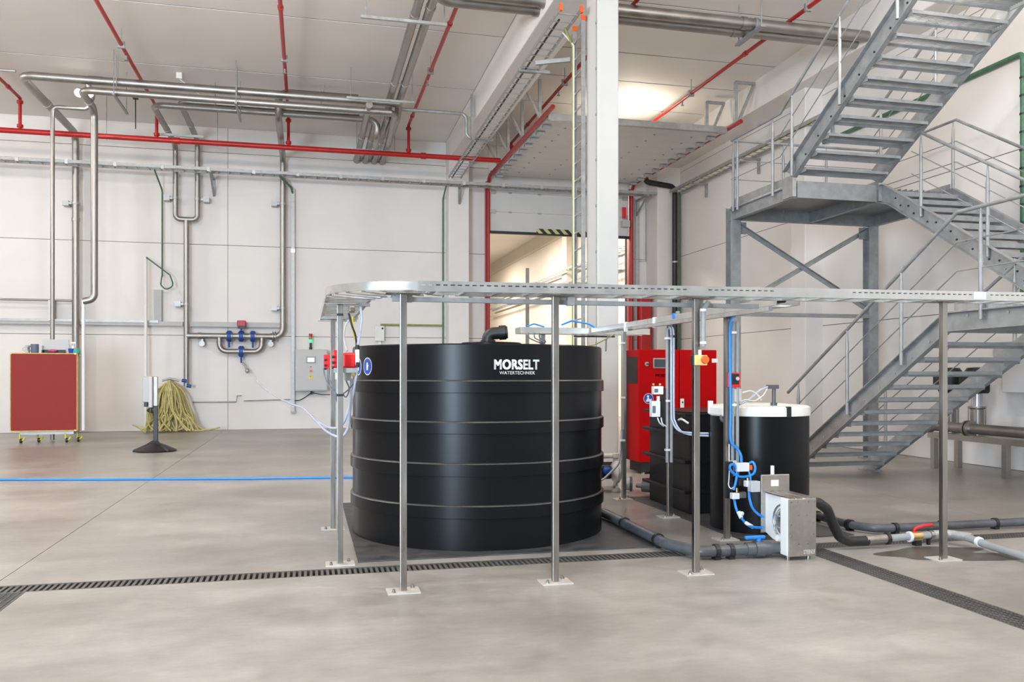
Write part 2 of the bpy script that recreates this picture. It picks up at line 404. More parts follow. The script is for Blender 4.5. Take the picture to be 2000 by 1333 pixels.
# ---- roof panels
ceil = struct('ceiling')
def roof(x0, x1, y0, y1, m='ceiling'):
    g = 0.024
    put('roof_panel', MB().strip([(y0 + g, cz(y0)), (y1 - g, cz(y1))], [(y0 + g, cz(y0) + 0.15), (y1 - g, cz(y1) + 0.15)], x0 + g, x1 - g), m, ceil)
    put('seam_strip', MB().box(x0, x1, y0 - g, y0 + g, cz(y0) + 0.012, cz(y0) + 0.1), 'gap', ceil)
lb = [-9.5, -1.95, 4.65, 11.25, 14.55, 17.85, 21.15, YW]
for i in range(len(lb) - 1): roof(-30, 4.16, lb[i], lb[i + 1])
rb = [-9.5, 1.0, 8.2, 13.3, 15.65, 18.05, 19.7, 21.6, YW]
for i in range(len(rb) - 1): roof(4.9, 10.85, rb[i], rb[i + 1])
put('roof_panel', MB().box(-10, XW, YW + 0.2, 58, 8.8, 8.95), 'ceiling', ceil)
put('seam_backing', MB().strip([(-9.5, cz(-9.5) + 0.16), (YW, cz(YW) + 0.16)], [(-9.5, cz(-9.5) + 0.2), (YW, cz(YW) + 0.2)], -30, XW), 'gap', ceil)
# ---- concrete frame: pilasters, beams
def conc(name, label, cat, mb, m='wall'): return tag(put(name, mb, m), label, cat)
def trim(n, mb, m='wall'): o = put('trim_%d' % n, mb, m); o['kind'] = 'structure'; return o
trim(1, MB().bbox(4.16, 4.78, 25.25, YW + 0.05, 0, 8.6, 0.02))             # pilaster beside the door
trim(2, MB().bbox(10.77, XW + 0.02, 24.9, YW + 0.05, 0, 8.6, 0.02))        # corner pilaster
trim(3, MB().bbox(11.1, XW + 0.02, 17.25, 17.85, 0, 8.3, 0.02))            # pilaster on the right wall
trim(4, MB().bbox(11.1, XW + 0.02, 35.6, 36.3, 0, 8.8, 0.02), 'wall_warm')
trim(5, MB().bbox(4.15, 4.93, 13.05, YW, 8.12, 9.25, 0.02))                # roof beam over the column
trim(6, MB().bbox(10.82, XW + 0.02, 2.0, YW, 8.2, 9.5, 0.02))              # roof beam along the right wall
col_ = thing('concrete_column', 'white concrete column with a vertical cable ladder behind the big black tank', 'column', (4.78, 13.5, 0))
put('shaft', MB().bbox(4.6, 4.965, 13.05, 13.62, 0.0, 9.2, 0.02), 'column', col_)
put('plinth', MB().box(4.585, 4.98, 13.035, 13.635, 0, 0.18), 'black', col_)
put('cable_strip', MB().box(4.592, 4.60, 13.09, 13.11, 0.2, 9.0), 'galv', col_)
for k in range(11): put('clip', MB().box(4.584, 4.6, 13.075, 13.125, 0.6 + k * 0.75, 0.64 + k * 0.75), 'galv_dark', col_)

# ---- floor drains: frame, channel and bars
def drain(label, x0, x1, y0, y1, along, pitch, barw, mesh_bars=0, z=0.0, lim=300, near=None):
    t = thing('floor_drain', label, 'drain', ((x0 + x1) / 2, (y0 + y1) / 2, -0.05), 'grated floor drains')
    put('channel', MB().box(x0, x1, y0, y1, -0.15, -0.055), 'black', t)
    f = MB(); e = 0.014
    if along == 'x': f.box(x0, x1, y0, y0 + e, -0.04, z).box(x0, x1, y1 - e, y1, -0.04, z)
    else: f.box(x0, x0 + e, y0, y1, -0.04, z).box(x1 - e, x1, y0, y1, -0.04, z)
    put('frame', f, 'grate', t)
    n = int((x1 - x0) / pitch) if along == 'x' else int((y1 - y0) / pitch)
    first = None; rest = MB(); cnt = 0
    order = list(range(n))
    for k in order:
        c = (x0 if along == 'x' else y0) + (k + 0.5) * pitch
        vis = near is None or near[0] <= c <= near[1]
        if vis and cnt < lim:
            cnt += 1
            if first is None:
                first = put('bar', MB().box(c - barw / 2, c + barw / 2, y0 + e, y1 - e, -0.03, z - 0.002) if along == 'x' else MB().box(x0 + e, x1 - e, c - barw / 2, c + barw / 2, -0.03, z - 0.002), 'grate', t); c0 = c
            else: dup(first, (c - c0, 0, 0) if along == 'x' else (0, c - c0, 0), t)
        else:
            if along == 'x': rest.box(c - barw / 2, c + barw / 2, y0 + e, y1 - e, -0.03, z - 0.002)
            else: rest.box(x0 + e, x1 - e, c - barw / 2, c + barw / 2, -0.03, z - 0.002)
    if rest.v: tag(put('far_bars', rest, 'grate', t), kind='stuff')
    for k in range(mesh_bars):
        if along == 'x':
            c = y0 + e + (k + 0.5) * (y1 - y0 - 2 * e) / mesh_bars; put('cross_rod', MB().box(x0, x1, c - 0.004, c + 0.004, -0.02, z - 0.001), 'grate', t)
        else:
            c = x0 + e + (k + 0.5) * (x1 - x0 - 2 * e) / mesh_bars; put('cross_rod', MB().box(c - 0.004, c + 0.004, y0, y1, -0.02, z - 0.001), 'grate', t)
    return t
drain('long slotted floor drain running in front of the big black tank', -8.0, 4.37, 6.90, 7.13, 'x', 0.044, 0.022, near=(-3.2, 4.4))
drain('floor drain grating between the white pump and the lower right corner', 4.37, 4.63, 0.0, 6.90, 'y', 0.033, 0.013, near=(3.0, 6.9), mesh_bars=5)
drain('floor drain grating passing under the pipe with the red valve lever', 4.37, XW, 6.90, 7.13, 'x', 0.033, 0.012, near=(4.3, 8.6), mesh_bars=5)
drain('floor drain grating at the left edge branching towards the viewer', -2.27, -2.02, 0.0, 6.90, 'y', 0.033, 0.014, near=(5.4, 6.9), mesh_bars=5)

# ================================================================ overhead sectional door
dr = struct('door_1', (7.8, 25.6, 0))
XL, XR = 5.5, 10.1
leaf = None
pl = 0.58
for k in range(10):
    y1 = 25.0 - k * pl; y0 = y1 - pl
    b = MB().box(XL + 0.02, XR - 0.02, y0 + 0.004, y1 - 0.004, 7.66, 7.70).box(XL + 0.02, XR - 0.02, y0 + 0.05, y1 - 0.05, 7.70, 7.72)
    p = put('door_panel', b, 'door_leaf', dr)
    for x in (6.15, 7.1, 8.5, 9.5):
        put('hinge', MB().cyl((x, y0 + 0.05, 7.66), (x, y0 + 0.05, 7.645), 0.03, 8), 'galv_dark', p)
put('leaf_edge', MB().box(XL, XR, 19.06, 19.19, 7.60, 7.75), 'galv', dr)
for k in range(3):
    z0 = 6.08 + k * 0.6
    p = put('door_panel', MB().box(XL + 0.02, XR - 0.02, 25.62, 25.68, z0 + 0.004, z0 + 0.596), 'door_leaf', dr)
    for x in (6.15, 7.1, 8.5, 9.5): put('hinge', MB().box(x - 0.05, x + 0.05, 25.605, 25.62, z0 + 0.57, z0 + 0.62), 'galv_dark', p)
    for x in (XL + 0.1, XR - 0.15): put('roller_bracket', MB().box(x - 0.09, x + 0.09, 25.58, 25.62, z0 + 0.54, z0 + 0.66), 'galv', p)
put('bottom_seal', MB().box(XL, XR, 25.6, 25.7, 6.0, 6.08), 'black', dr)
put('hazard_strip', MB().box(7.0, 9.0, 25.58, 25.6, 6.05, 6.2), 'hazard', dr)
for x in (XL - 0.06, XR + 0.06):
    put('track', MB().tube([(x, 25.55, 0.0), (x, 25.55, 7.72), (x, 18.48, 7.72)], 0.055, 8, 0.35), 'red_door', dr)
    put('frame_post', MB().box(x - 0.06, x + 0.06, 25.6, 25.8, 0, 7.6), 'red_door', dr)
for x, s_ in ((XL + 0.03, 1), (XR - 0.03, -1)):
    for k in range(11):
        y = 24.9 - k * 0.58
        put('roller_bracket', MB().box(x, x + s_ * 0.22, y - 0.06, y + 0.06, 7.58, 7.64), 'galv', dr)
# hangers of the left track: upright and raker pairs
for y in (24.2, 22.9, 21.3, 19.6):
    put('hanger', MB().bar((XL - 0.06, y, 7.72), (XL - 0.06, y, 8.72), 0.07, 0.07), 'galv', dr)
    put('hanger', MB().bar((XL - 0.06, y - 0.06, 7.74), (4.98, y - 0.06, 8.62), 0.07, 0.05), 'galv', dr)
for y in (22.6, 20.3, 18.75):
    x = XR + 0.06
    put('hanger', MB().bar((x, y, 7.72), (x, y, 8.75), 0.08, 0.08).bar((x, y, 8.75), (x + 0.52, y, 8.75), 0.07, 0.07).bar((x + 0.5, y, 8.75), (x + 0.06, y, 7.75), 0.06, 0.06), 'galv', dr)
put('door_label', MB().box(9.85, 9.97, 25.55, 25.6, 6.65, 7.0), 'red_pump', dr)
put('operator_box', MB().box(9.8, 10.05, 25.4, 25.6, 6.35, 6.55), 'grey_box', dr)
one('impact_guard', 'red steel guard post standing right of the door opening', 'guard', MB().bbox(10.30, 10.66, 25.1, 25.45, 0, 4.25, 0.02), 'red_pipe')
for x, l in ((10.35, 'left'), (10.45, 'right')): one('cable_conduit', '%s one of two thin grey conduits dropping next to the door frame' % l, 'conduit', MB().tube([(x, 25.7, 4.3), (x, 25.7, 7.3)], 0.018, 8), 'galv', 'twin conduits by the door')
one('cable_conduit', 'thin hooked conduit ending halfway down beside the corner pilaster', 'conduit', MB().tube([(10.72, 25.72, 7.3), (10.72, 25.72, 5.3), (10.45, 25.72, 5.3)], 0.014, 8), 'galv')
dp = thing('drain_pipe', 'black rainwater downpipe in the far corner of the hall', 'pipe', (11.3, 24.7, 0))
put('pipe_run', MB().tube([(10.3, 24.75, 7.95), (10.3, 24.75, 7.66), (11.3, 24.75, 7.55), (11.3, 24.75, 0.02)], 0.085, 14, 0.2), 'black', dp)
for z in (5.15, 2.2): put('pipe_clip', MB().cyl((11.3, 24.75, z), (11.3, 24.75, z + 0.05), 0.1, 14), 'galv', dp)
one('cable_conduit', 'green cable conduit running up the far corner beside the black downpipe', 'conduit', MB().tube([(11.45, 24.75, 0.02), (11.45, 24.75, 7.4)], 0.035, 8), 'green')

# ================================================================ cable ladders
def ladder(label, p0, p1, side, w, h=0.06, pitch=0.3, m='galv', up=(0, 0, 1), cables=None, group='wide cable ladders'):
    """two rails from p0 to p1, rungs between; side = unit vector across"""
    p0, p1, side, up = Vector(p0), Vector(p1), Vector(side), Vector(up)
    t = thing('cable_ladder', label, 'cable ladder', tuple(p0), group)
    for s_ in (-1, 1):
        o = side * (s_ * w / 2)
        put('rail', MB().bar(p0 + o, p1 + o, 0.02, h, up), m, t)
    L_ = (p1 - p0).length; d = (p1 - p0).normalized(); n = int(L_ / pitch); first = None
    for k in range(n):
        q = d * ((k + 0.5) * pitch)
        if first is None:
            a = p0 + q - up * (h * 0.3); first = put('rung', MB().bar(a - side * w / 2, a + side * w / 2, 0.025, 0.018, up), m, t); q0 = q
        else: dup(first, q - q0, t)
    return t
zt = 7.33
tb = ladder('long cable ladder crossing the back wall above the pipes', (-14, 24.98, zt), (10.7, 24.98, zt), (0, 1, 0), 0.4, 0.08)
put('cable', MB().tube([(-14, 24.82, zt - 0.01), (10.6, 24.82, zt - 0.01)], 0.022, 8), 'olive', tb)
put('cable', MB().tube([(-14, 24.88, zt + 0.0), (4.2, 24.88, zt + 0.0)], 0.018, 8), 'green', tb)
for k in range(20): put('coupling', MB().box(-13.5 + k * 1.2, -13.42 + k * 1.2, 24.755, 24.768, zt - 0.07, zt + 0.05), 'tray', tb)
for x in (-9.5, -2.62, 4.47, 10.4):
    y1 = 25.245 if x == 4.47 else YW - 0.005; y0 = 24.76
    put('wall_bracket', MB().bar((x, y0, zt - 0.07), (x, y1, zt - 0.07), 0.06, 0.05).bar((x, y1 - 0.03, zt - 0.1), (x, y1 - 0.03, zt - 0.55), 0.06, 0.05).bar((x, y0 + 0.08, zt - 0.1), (x, y1 - 0.04, zt - 0.55), 0.05, 0.04), 'galv_dark', tb)
tc_ = ladder('cable ladder running from the white column to the back wall beside the roof beam', (4.28, 13.5, 7.72), (4.28, 24.9, 7.5), (1, 0, 0), 0.36, 0.07)
put('cable', MB().tube([(4.2, 13.9, 7.7), (4.2, 24.9, 7.5)], 0.02, 8), 'black', tc_)
for x in (4.1, 4.46): put('end_cap', MB().box(x - 0.02, x + 0.02, 13.42, 13.5, 7.66, 7.78), 'orange', tc_)
put('hanger', MB().bar((4.05, 21.0, 7.6), (4.05, 21.0, 8.7), 0.06, 0.06), 'galv_dark', tc_)
put('cantilever_arm', MB().bar((4.05, 21.0, 7.58), (4.6, 21.0, 7.58), 0.05, 0.06), 'galv_dark', tc_)
put('cantilever_arm', MB().bar((4.05, 16.2, 7.64), (4.7, 16.2, 7.64), 0.05, 0.06), 'galv_dark', tc_)
tv = ladder('vertical cable ladder fixed to the left face of the white column', (4.52, 13.78, 0.6), (4.52, 13.78, 7.6), (0, 1, 0), 0.46, 0.07, pitch=0.3, m='galv', up=(1, 0, 0))
put('cable', MB().tube([(4.48, 13.99, 0.8), (4.48, 13.99, 7.3), (4.4, 14.2, 7.7)], 0.02, 8, 0.1), 'olive', tv)
put('cable', MB().tube([(4.48, 13.94, 0.8), (4.48, 13.94, 7.3), (4.42, 14.4, 7.7)], 0.014, 8, 0.1), 'white', tv)
for y in (13.55, 14.01): put('end_cap', MB().box(4.48, 4.56, y - 0.02, y + 0.02, 7.58, 7.66), 'orange', tv)
put('cross_arm', MB().bar((3.95, 14.5, 7.15), (4.5, 14.2, 7.15), 0.06, 0.07), 'galv_dark', tv)
tr = ladder('cable ladder along the right wall behind the stair railing', (11.2, 16.4, zt), (11.2, 24.5, zt), (1, 0, 0), 0.4, 0.08)
put('cable', MB().tube([(11.1, 16.4, zt - 0.01), (11.1, 24.5, zt - 0.01)], 0.02, 8), 'olive', tr)
for y in (16.8, 20.0, 23.0): put('wall_bracket', MB().bar((11.0, y, zt - 0.07), (XW, y, zt - 0.07), 0.06, 0.05).bar((11.5, y, zt - 0.06), (11.5, y, zt - 0.45), 0.06, 0.05), 'galv_dark', tr)
tn = ladder('cable ladder on the wall of the next hall seen through the door opening', (11.15, 27, 6.2), (11.15, 52, 6.2), (1, 0, 0), 0.5, 0.08, pitch=0.5, m='galv_dark')
put('lower_tray', MB().bar((10.95, 27, 5.65), (10.95, 52, 5.65), 0.03, 0.1).bar((11.35, 27, 5.65), (11.35, 52, 5.65), 0.03, 0.1), 'galv_dark', tn)
for y in (30, 34.5, 40, 46): put('wall_bracket', MB().bar((10.85, y, 6.1), (XW, y, 6.1), 0.06, 0.06).bar((10.85, y, 5.55), (XW, y, 5.55), 0.06, 0.06), 'galv_dark', tn)
one('support_post', 'thin steel post standing in the next hall behind the tank', 'post', MB().box(7.55, 7.66, 29.0, 29.1, 0, 5.4), 'galv_dark')

# ================================================================ galvanised stair tower
st = thing('stair_tower', 'galvanised steel dogleg stair with open treads and rails at the right', 'stairs', (9.0, 12.2, 0))
GV = 'galv_dark'
def channel(parent, lo, hi, x, d, fl=0.065, name='stringer', m=GV):
    """channel section between two (y, z) polylines; web at x, flanges reaching to x + d * fl"""
    b = MB().strip(lo, hi, x, x - d * 0.012)
    def off(pl, s_): return [(y, z + s_ * 0.014) for y, z in pl]
    b.strip(off(hi, -1), hi, x, x + d * fl); b.strip(lo, off(lo, 1), x, x + d * fl)
    return put(name, b, m, parent)
def tread(parent, x0, x1, y, z, g=0.28):
    """grating tread with nosing, nose towards the bottom of the flight at +y"""
    b = MB().box(x0, x1, y - 0.006, y, z - 0.07, z).box(x0, x1, y - g, y - g + 0.006, z - 0.045, z)
    for k in range(7):
        c = y - 0.03 - k * (g - 0.05) / 6.2
        b.box(x0 + 0.007, x1 - 0.007, c - 0.003, c + 0.003, z - 0.03, z - 0.001)
    for k in range(9):
        c = x0 + (k + 0.5) * (x1 - x0) / 9
        b.box(c - 0.003, c + 0.003, y - g + 0.007, y - 0.007, z - 0.012, z - 0.004)
    b.box(x0, x0 + 0.006, y - g + 0.0065, y - 0.0065, z - 0.07, z - 0.0005).box(x1 - 0.006, x1, y - g + 0.0065, y - 0.0065, z - 0.07, z - 0.0005)
    return put('tread', b, GV, parent)
def tread_up(parent, x0, x1, y, z, g=0.28):
    """same tread for a flight that climbs towards +y"""
    b = MB().box(x0, x1, y, y + 0.006, z - 0.07, z).box(x0, x1, y + g - 0.006, y + g, z - 0.045, z)
    for k in range(7):
        c = y + 0.03 + k * (g - 0.05) / 6.2
        b.box(x0 + 0.007, x1 - 0.007, c - 0.003, c + 0.003, z - 0.03, z - 0.001)
    b.box(x0, x0 + 0.006, y + 0.0065, y + g - 0.0065, z - 0.07, z - 0.0005).box(x1 - 0.006, x1, y + 0.0065, y + g - 0.0065, z - 0.07, z - 0.0005)
    return put('tread', b, GV, parent)
def baluster(parent, x, y, z0, z1):
    """round post with a pointed top"""
    return put('baluster', MB().cyl((x, y, z0), (x, y, z1 - 0.3), 0.026, 10).cyl((x, y, z1 - 0.3), (x, y, z1), 0.026, 10, 0.007), 'galv_dark', parent)
def rail(parent, pts, r, name, m='galv_dark'): return put(name, MB().tube(pts, r, 8, 0.06, 4), m, parent)

R, GO, SL = 0.183, 0.30, 0.61
# --- flight 1: floor to the middle landing, climbing towards the viewer
F1a, F1b = 7.65, 9.15
LOW = 2.37
def f1top(y): return 0.608 + SL * (11.72 - y)
ytop = 11.72 - (LOW - 0.608) / SL
hi1 = [(12.42, f1top(12.42)), (ytop, LOW), (6.9, LOW)]
lo1 = [(12.18, 0.03), (ytop - 0.06, LOW - 0.24), (6.9, LOW - 0.22)]
s1 = channel(st, lo1, hi1, F1a, -1); s2 = channel(st, lo1, hi1, F1b, 1)
for x in (F1a - 0.066, F1b): put('foot_post', MB().box(x, x + 0.066, 12.17, 12.43, 0.02, 0.16), GV, st)
for k in range(9):
    y = 11.7 - k * 0.32
    put('bolt', MB().cyl((F1a - 0.001, y, f1top(y) - 0.16), (F1a - 0.014, y, f1top(y) - 0.16), 0.016, 6), 'galv', s1)
for y in (8.5, 8.25, 7.9):
    put('bolt', MB().cyl((F1a - 0.001, y, LOW - 0.06), (F1a - 0.014, y, LOW - 0.06), 0.018, 6), 'galv', s1)
for s_ in (F1a, F1b): put('foot_plate', MB().box(s_ - 0.1, s_ + 0.1, 12.15, 12.5, 0, 0.02), GV, st)
for k in range(12): tread(st, F1a + 0.015, F1b - 0.015, 12.22 - k * GO, R * (k + 1))
# --- middle landing
FX = 10.55
g = MB().box(F1a + 0.014, FX, 6.9, ytop + 0.02, LOW - 0.02, LOW - 0.012)
for k in range(24): c = F1a + (k + 0.5) * (FX - F1a) / 24; g.box(c - 0.004, c + 0.004, 6.9, ytop, LOW - 0.035, LOW)
put('landing_grating', g, GV, st)
put('toe_board', MB().box(F1a - 0.006, F1a, 6.9, ytop - 0.12, LOW + 0.01, LOW + 0.1), 'galv', st)
put('landing_beam', MB().box(F1a + 0.014, FX, 8.62, 8.68, LOW - 0.2, LOW - 0.02), GV, st)
put('landing_beam', MB().box(F1a + 0.014, FX, 7.6, 7.66, LOW - 0.2, LOW - 0.02), GV, st)
# --- flight 2: middle landing up to the top landing, climbing away
F2a, F2b, TOP = 9.2, 10.5, 4.70
def f2top(y): return 4.73 - SL * (12.0 - y)
hi2 = [(8.1, f2top(8.1)), (12.0, 4.73), (12.15, 4.73)]
lo2 = [(8.1, f2top(8.1) - 0.32), (11.88, 4.73 - 0.36), (12.15, 4.45)]
s3 = channel(st, lo2, hi2, F2a, -1); channel(st, lo2, hi2, F2b, 1)
for k in range(11):
    y = 11.75 - k * 0.3
    put('bolt', MB().cyl((F2a - 0.001, y, f2top(y) - 0.13), (F2a - 0.014, y, f2top(y) - 0.13), 0.015, 6), 'black', s3)
    put('bolt', MB().cyl((F2a - 0.001, y - 0.12, f2top(y) - 0.27), (F2a - 0.014, y - 0.12, f2top(y) - 0.27), 0.015, 6), 'black', s3)
for k in range(12): tread_up(st, F2a + 0.015, F2b - 0.015, 8.55 + k * GO, LOW + R * (k + 1) + 0.02)
# --- flight 3: from the top landing on upwards, towards the viewer
F3a, F3b = 7.61, 9.13
hi3 = [(12.37, 4.93), (7.6, 4.93 + 0.60 * 4.77)]
lo3 = [(12.08, 4.76), (7.6, 4.76 + 0.60 * 4.48)]
s5 = channel(st, lo3, hi3, F3a, -1); channel(st, lo3, hi3, F3b, 1)
for k in range(10):
    y = 11.8 - k * 0.33
    put('bolt', MB().cyl((F3a - 0.001, y, 4.83 + 0.6 * (12.2 - y)), (F3a - 0.014, y, 4.83 + 0.6 * (12.2 - y)), 0.015, 6), 'black', s5)
for x in (F3a - 0.066, F3b - 0.0): put('foot_post', MB().box(x, x + 0.066, 12.075, 12.375, 4.46, 4.80), 'galv', st)
for k in range(13): tread(st, F3a + 0.015, F3b - 0.015, 12.1 - k * GO, TOP + R * (k + 1))
# --- top landing
Y0, Y1 = 12.12, 14.1
g = MB()
for k in range(26): c = F3a + (k + 0.5) * (FX - F3a) / 26; g.box(c - 0.004, c + 0.004, Y0, Y1, TOP - 0.04, TOP)
for k in range(7): c = Y0 + (k + 0.5) * (Y1 - Y0) / 7; g.box(F3a, FX, c - 0.004, c + 0.004, TOP - 0.03, TOP - 0.005)
g.box(F3a, FX, Y0, Y1, TOP - 0.046, TOP - 0.042)
put('landing_grating', g, GV, st)
def ibeam(parent, p0, p1, w, h, name='landing_beam', m=GV):
    p0, p1 = Vector(p0), Vector(p1); t = 0.012
    return put(name, MB().bar(p0, p1, t, h - t).bar(p0 + Vector((0, 0, h / 2)), p1 + Vector((0, 0, h / 2)), w, t).bar(p0 - Vector((0, 0, h / 2)), p1 - Vector((0, 0, h / 2)), w, t), m, parent)
zb = TOP - 0.15
ibeam(st, (F3a, Y0, zb), (F3a, Y1 + 0.1, zb), 0.1, 0.2)
ibeam(st, (FX, Y0, zb), (FX, Y1 + 0.1, zb), 0.1, 0.2)
ibeam(st, (F3a, Y1, zb), (FX, Y1, zb), 0.1, 0.2)
ibeam(st, (9.15, Y0, zb), (9.15, Y1, zb), 0.09, 0.2)
put('landing_beam', MB().box(F3a + 0.03, F3b - 0.03, Y0 - 0.03, Y0 - 0.01, TOP - 0.25, TOP + 0.02), GV, st)
put('toe_board', MB().box(F3a - 0.006, F3a, Y0 + 0.2, Y1, TOP + 0.0, TOP + 0.13), 'galv', st)
put('toe_board', MB().box(F3a, FX, Y1 - 0.006, Y1, TOP + 0.0, TOP + 0.13), 'galv', st)
put('toe_board', MB().box(FX, FX + 0.006, Y0, Y1, TOP + 0.0, TOP + 0.13), 'galv', st)
# --- columns with bracing
def hcol(x, y, z1):
    w, t = 0.2, 0.014
    c = put('column', MB().box(x - t / 2, x + t / 2, y - w / 2 + t, y + w / 2 - t, 0.02, z1).box(x - w / 2, x + w / 2, y - w / 2, y - w / 2 + t, 0.02, z1).box(x - w / 2, x + w / 2, y + w / 2 - t, y + w / 2, 0.02, z1), GV, st)
    put('base_plate', MB().box(x - 0.16, x + 0.16, y - 0.16, y + 0.16, 0, 0.02), GV, c)
CXL, CXR = 7.62, 10.52
hcol(CXL, 14.15, TOP - 0.02); hcol(CXR, 14.15, TOP - 0.25)
put('brace', MB().bar((CXL + 0.1, 14.15, 4.36), (CXR - 0.08, 14.15, 2.86), 0.012, 0.09).bar((CXL + 0.1, 14.13, 4.40), (CXR - 0.08, 14.13, 2.90), 0.06, 0.012), GV, st)
put('brace', MB().bar((CXR - 0.1, 14.19, 4.36), (CXL + 0.08, 14.19, 2.86), 0.012, 0.09).bar((CXR - 0.1, 14.17, 4.40), (CXL + 0.08, 14.17, 2.90), 0.06, 0.012), 'galv', st)
put('strut', MB().bar((CXL, 14.1, 2.72), (CXR, 14.1, 2.72), 0.07, 0.07), GV, st)
for x in (CXL + 0.16, CXR - 0.16): put('gusset', MB().box(x - 0.1, x + 0.1, 14.14, 14.156, 4.2, 4.42), GV, st)
# --- railings
HR = 1.19
xl = F3a - 0.07
def rails3(x, path, posts, offs=(0.48, 0.83)):
    rail(st, [(x, y, z + HR) for y, z in path], 0.024, 'handrail', GV)
    for o in offs: rail(st, [(x, y, z + o) for y, z in path], 0.0085, 'mid_rail')
    for y, z in posts: baluster(st, x, y, z - 0.12, z + HR)
def z3(y): return TOP + 0.60 * (12.44 - y)
rails3(xl, [(Y1 - 0.03, TOP), (12.44, TOP), (7.6, z3(7.6))], [(14.0, TOP), (13.85, TOP), (12.66, TOP), (12.09, z3(12.09)), (10.84, z3(10.84)), (9.6, z3(9.6)), (8.3, z3(8.3))])
rails3(F3b + 0.05, [(12.35, TOP), (7.6, z3(7.6))], [(12.09, z3(12.09)), (10.84, z3(10.84)), (9.6, z3(9.6))])
for o, r_ in ((HR, 0.024), (0.48, 0.0085), (0.83, 0.0085)):
    rail(st, [(xl, Y1 - 0.03, TOP + o), (FX + 0.04, Y1 - 0.03, TOP + o)], r_, 'handrail' if o == HR else 'mid_rail', GV)
for x in (8.6, 9.5): baluster(st, x, Y1 - 0.03, TOP - 0.1, TOP + HR)
def z2(y): return TOP - SL * max(0, 12.03 - y)
rails3(F2a - 0.03, [(11.35, z2(11.35) - 0.02), (8.3, z2(8.3))], [(11.14, z2(11.14)), (9.83, z2(9.83)), (8.6, z2(8.6))])
rails3(FX + 0.04, [(Y1 - 0.03, TOP), (12.03, TOP), (8.3, z2(8.3))], [(13.95, TOP), (12.1, TOP), (10.6, z2(10.6)), (9.2, z2(9.2))])
def z1(y): return min(LOW, f1top(y))
rails3(F1a - 0.05, [(12.3, f1top(12.3) - 0.13), (8.62, LOW), (6.9, LOW)], [(12.0, f1top(12.0) - 0.1), (10.75, f1top(10.75) - 0.05), (9.6, f1top(9.6) - 0.05), (8.25, LOW), (7.3, LOW)])
rails3(F1b + 0.05, [(12.3, f1top(12.3) - 0.13), (8.62, LOW)], [(12.0, f1top(12.0) - 0.1), (10.75, f1top(10.75) - 0.05), (9.4, f1top(9.4) - 0.05)])

# ================================================================ big tank
TX, TY, TR = 1.75, 8.75, 1.298
tk = thing('water_tank', 'large round black plastic water tank with white lettering', 'tank', (TX, TY, 0.012))
put('shell', MB().lathe((TX, TY, 0), [(0.01, 0.012), (TR, 0.012), (TR, 0.02), (TR, 1.875), (TR - 0.008, 1.886), (TR - 0.03, 1.886), (0.01, 1.892)], 128, split=True), 'black_pe', tk)
for z0, z1 in ((1.437, 1.552), (1.066, 1.178), (0.68, 0.80), (0.30, 0.419)):
    put('reinforcing_band', MB().lathe((TX, TY, 0), [(TR - 0.002, z0), (TR + 0.021, z0), (TR + 0.022, z0 + 0.004), (TR + 0.022, z1 - 0.010), (TR + 0.010, z1), (TR - 0.002, z1 + 0.002)], 128, split=True), 'black_pe', tk)
for z1 in (1.552, 1.178, 0.80, 0.419):
    put('band_highlight', MB().lathe((TX, TY, 0), [(TR + 0.0215, z1 - 0.0095), (TR + 0.018, z1 - 0.003), (TR + 0.011, z1 + 0.002), (TR - 0.001, z1 + 0.004)], 128), 'highlight_grey', tk)  # paler glossy ring standing in for the highlight on each band's top edge
put('manhole_lid', MB().lathe((TX + 0.08, TY - 0.3, 0), [(0.001, 1.93), (0.3, 1.93), (0.31, 1.92), (0.31, 1.89)], 40, split=True), 'black_pe', tk)
vb = put('vent_bend', MB().tube([(1.79, 8.42, 1.9), (1.79, 8.42, 2.02), (1.98, 8.36, 2.035)], 0.062, 18, 0.09), 'black', tk)
put('vent_collar', MB().cyl((1.90, 8.386, 2.03), (1.965, 8.365, 2.034), 0.074, 18), 'black', vb)
put('vent_collar', MB().cyl((1.79, 8.42, 1.925), (1.79, 8.42, 1.955), 0.075, 18), 'black', vb)
put('side_outlet', MB().cyl((TX + TR - 0.02, TY + 0.2, 1.44), (TX + TR + 0.06, TY + 0.2, 1.44), 0.03, 10), 'galv_dark', tk)
def cyl_hit(u, v, cx, cy, r):
    a = (u - U0) / FPX; d = Vector((a * CA + SA, CA - a * SA, (VH - v) / FPX))
    A = d.x ** 2 + d.y ** 2; B = -2 * (d.x * cx + d.y * cy); C = cx * cx + cy * cy - r * r
    t = (-B - math.sqrt(max(0, B * B - 4 * A * C))) / (2 * A); p = d * t
    return math.atan2(p.y - cy, p.x - cx), CAMZ + p.z
def wrap(me, ang, z, cx, cy, r):
    for v in me.vertices:
        s_, t_, e_ = v.co; a = ang + s_ / r
        v.co = (cx + (r + 0.002 + e_) * math.cos(a), cy + (r + 0.002 + e_) * math.sin(a), z + t_)
    me.update(); return me
a, z = cyl_hit(1010, 713.5, TX, TY, TR)
me = text_mesh('MORSELT', 0.123, 0.043, 0.001, 0.0, 1.06)
for v in me.vertices: v.co.x *= 0.80
put('lettering', wrap(me, a, z, TX, TY, TR), 'print_white', tk)
a, z = cyl_hit(1011, 729.0, TX, TY, TR)
put('lettering', wrap(text_mesh('WATERTECHNIEK', 0.041, 0.012, 0.001, 0.0, 1.03), a, z, TX, TY, TR), 'print_white', tk)
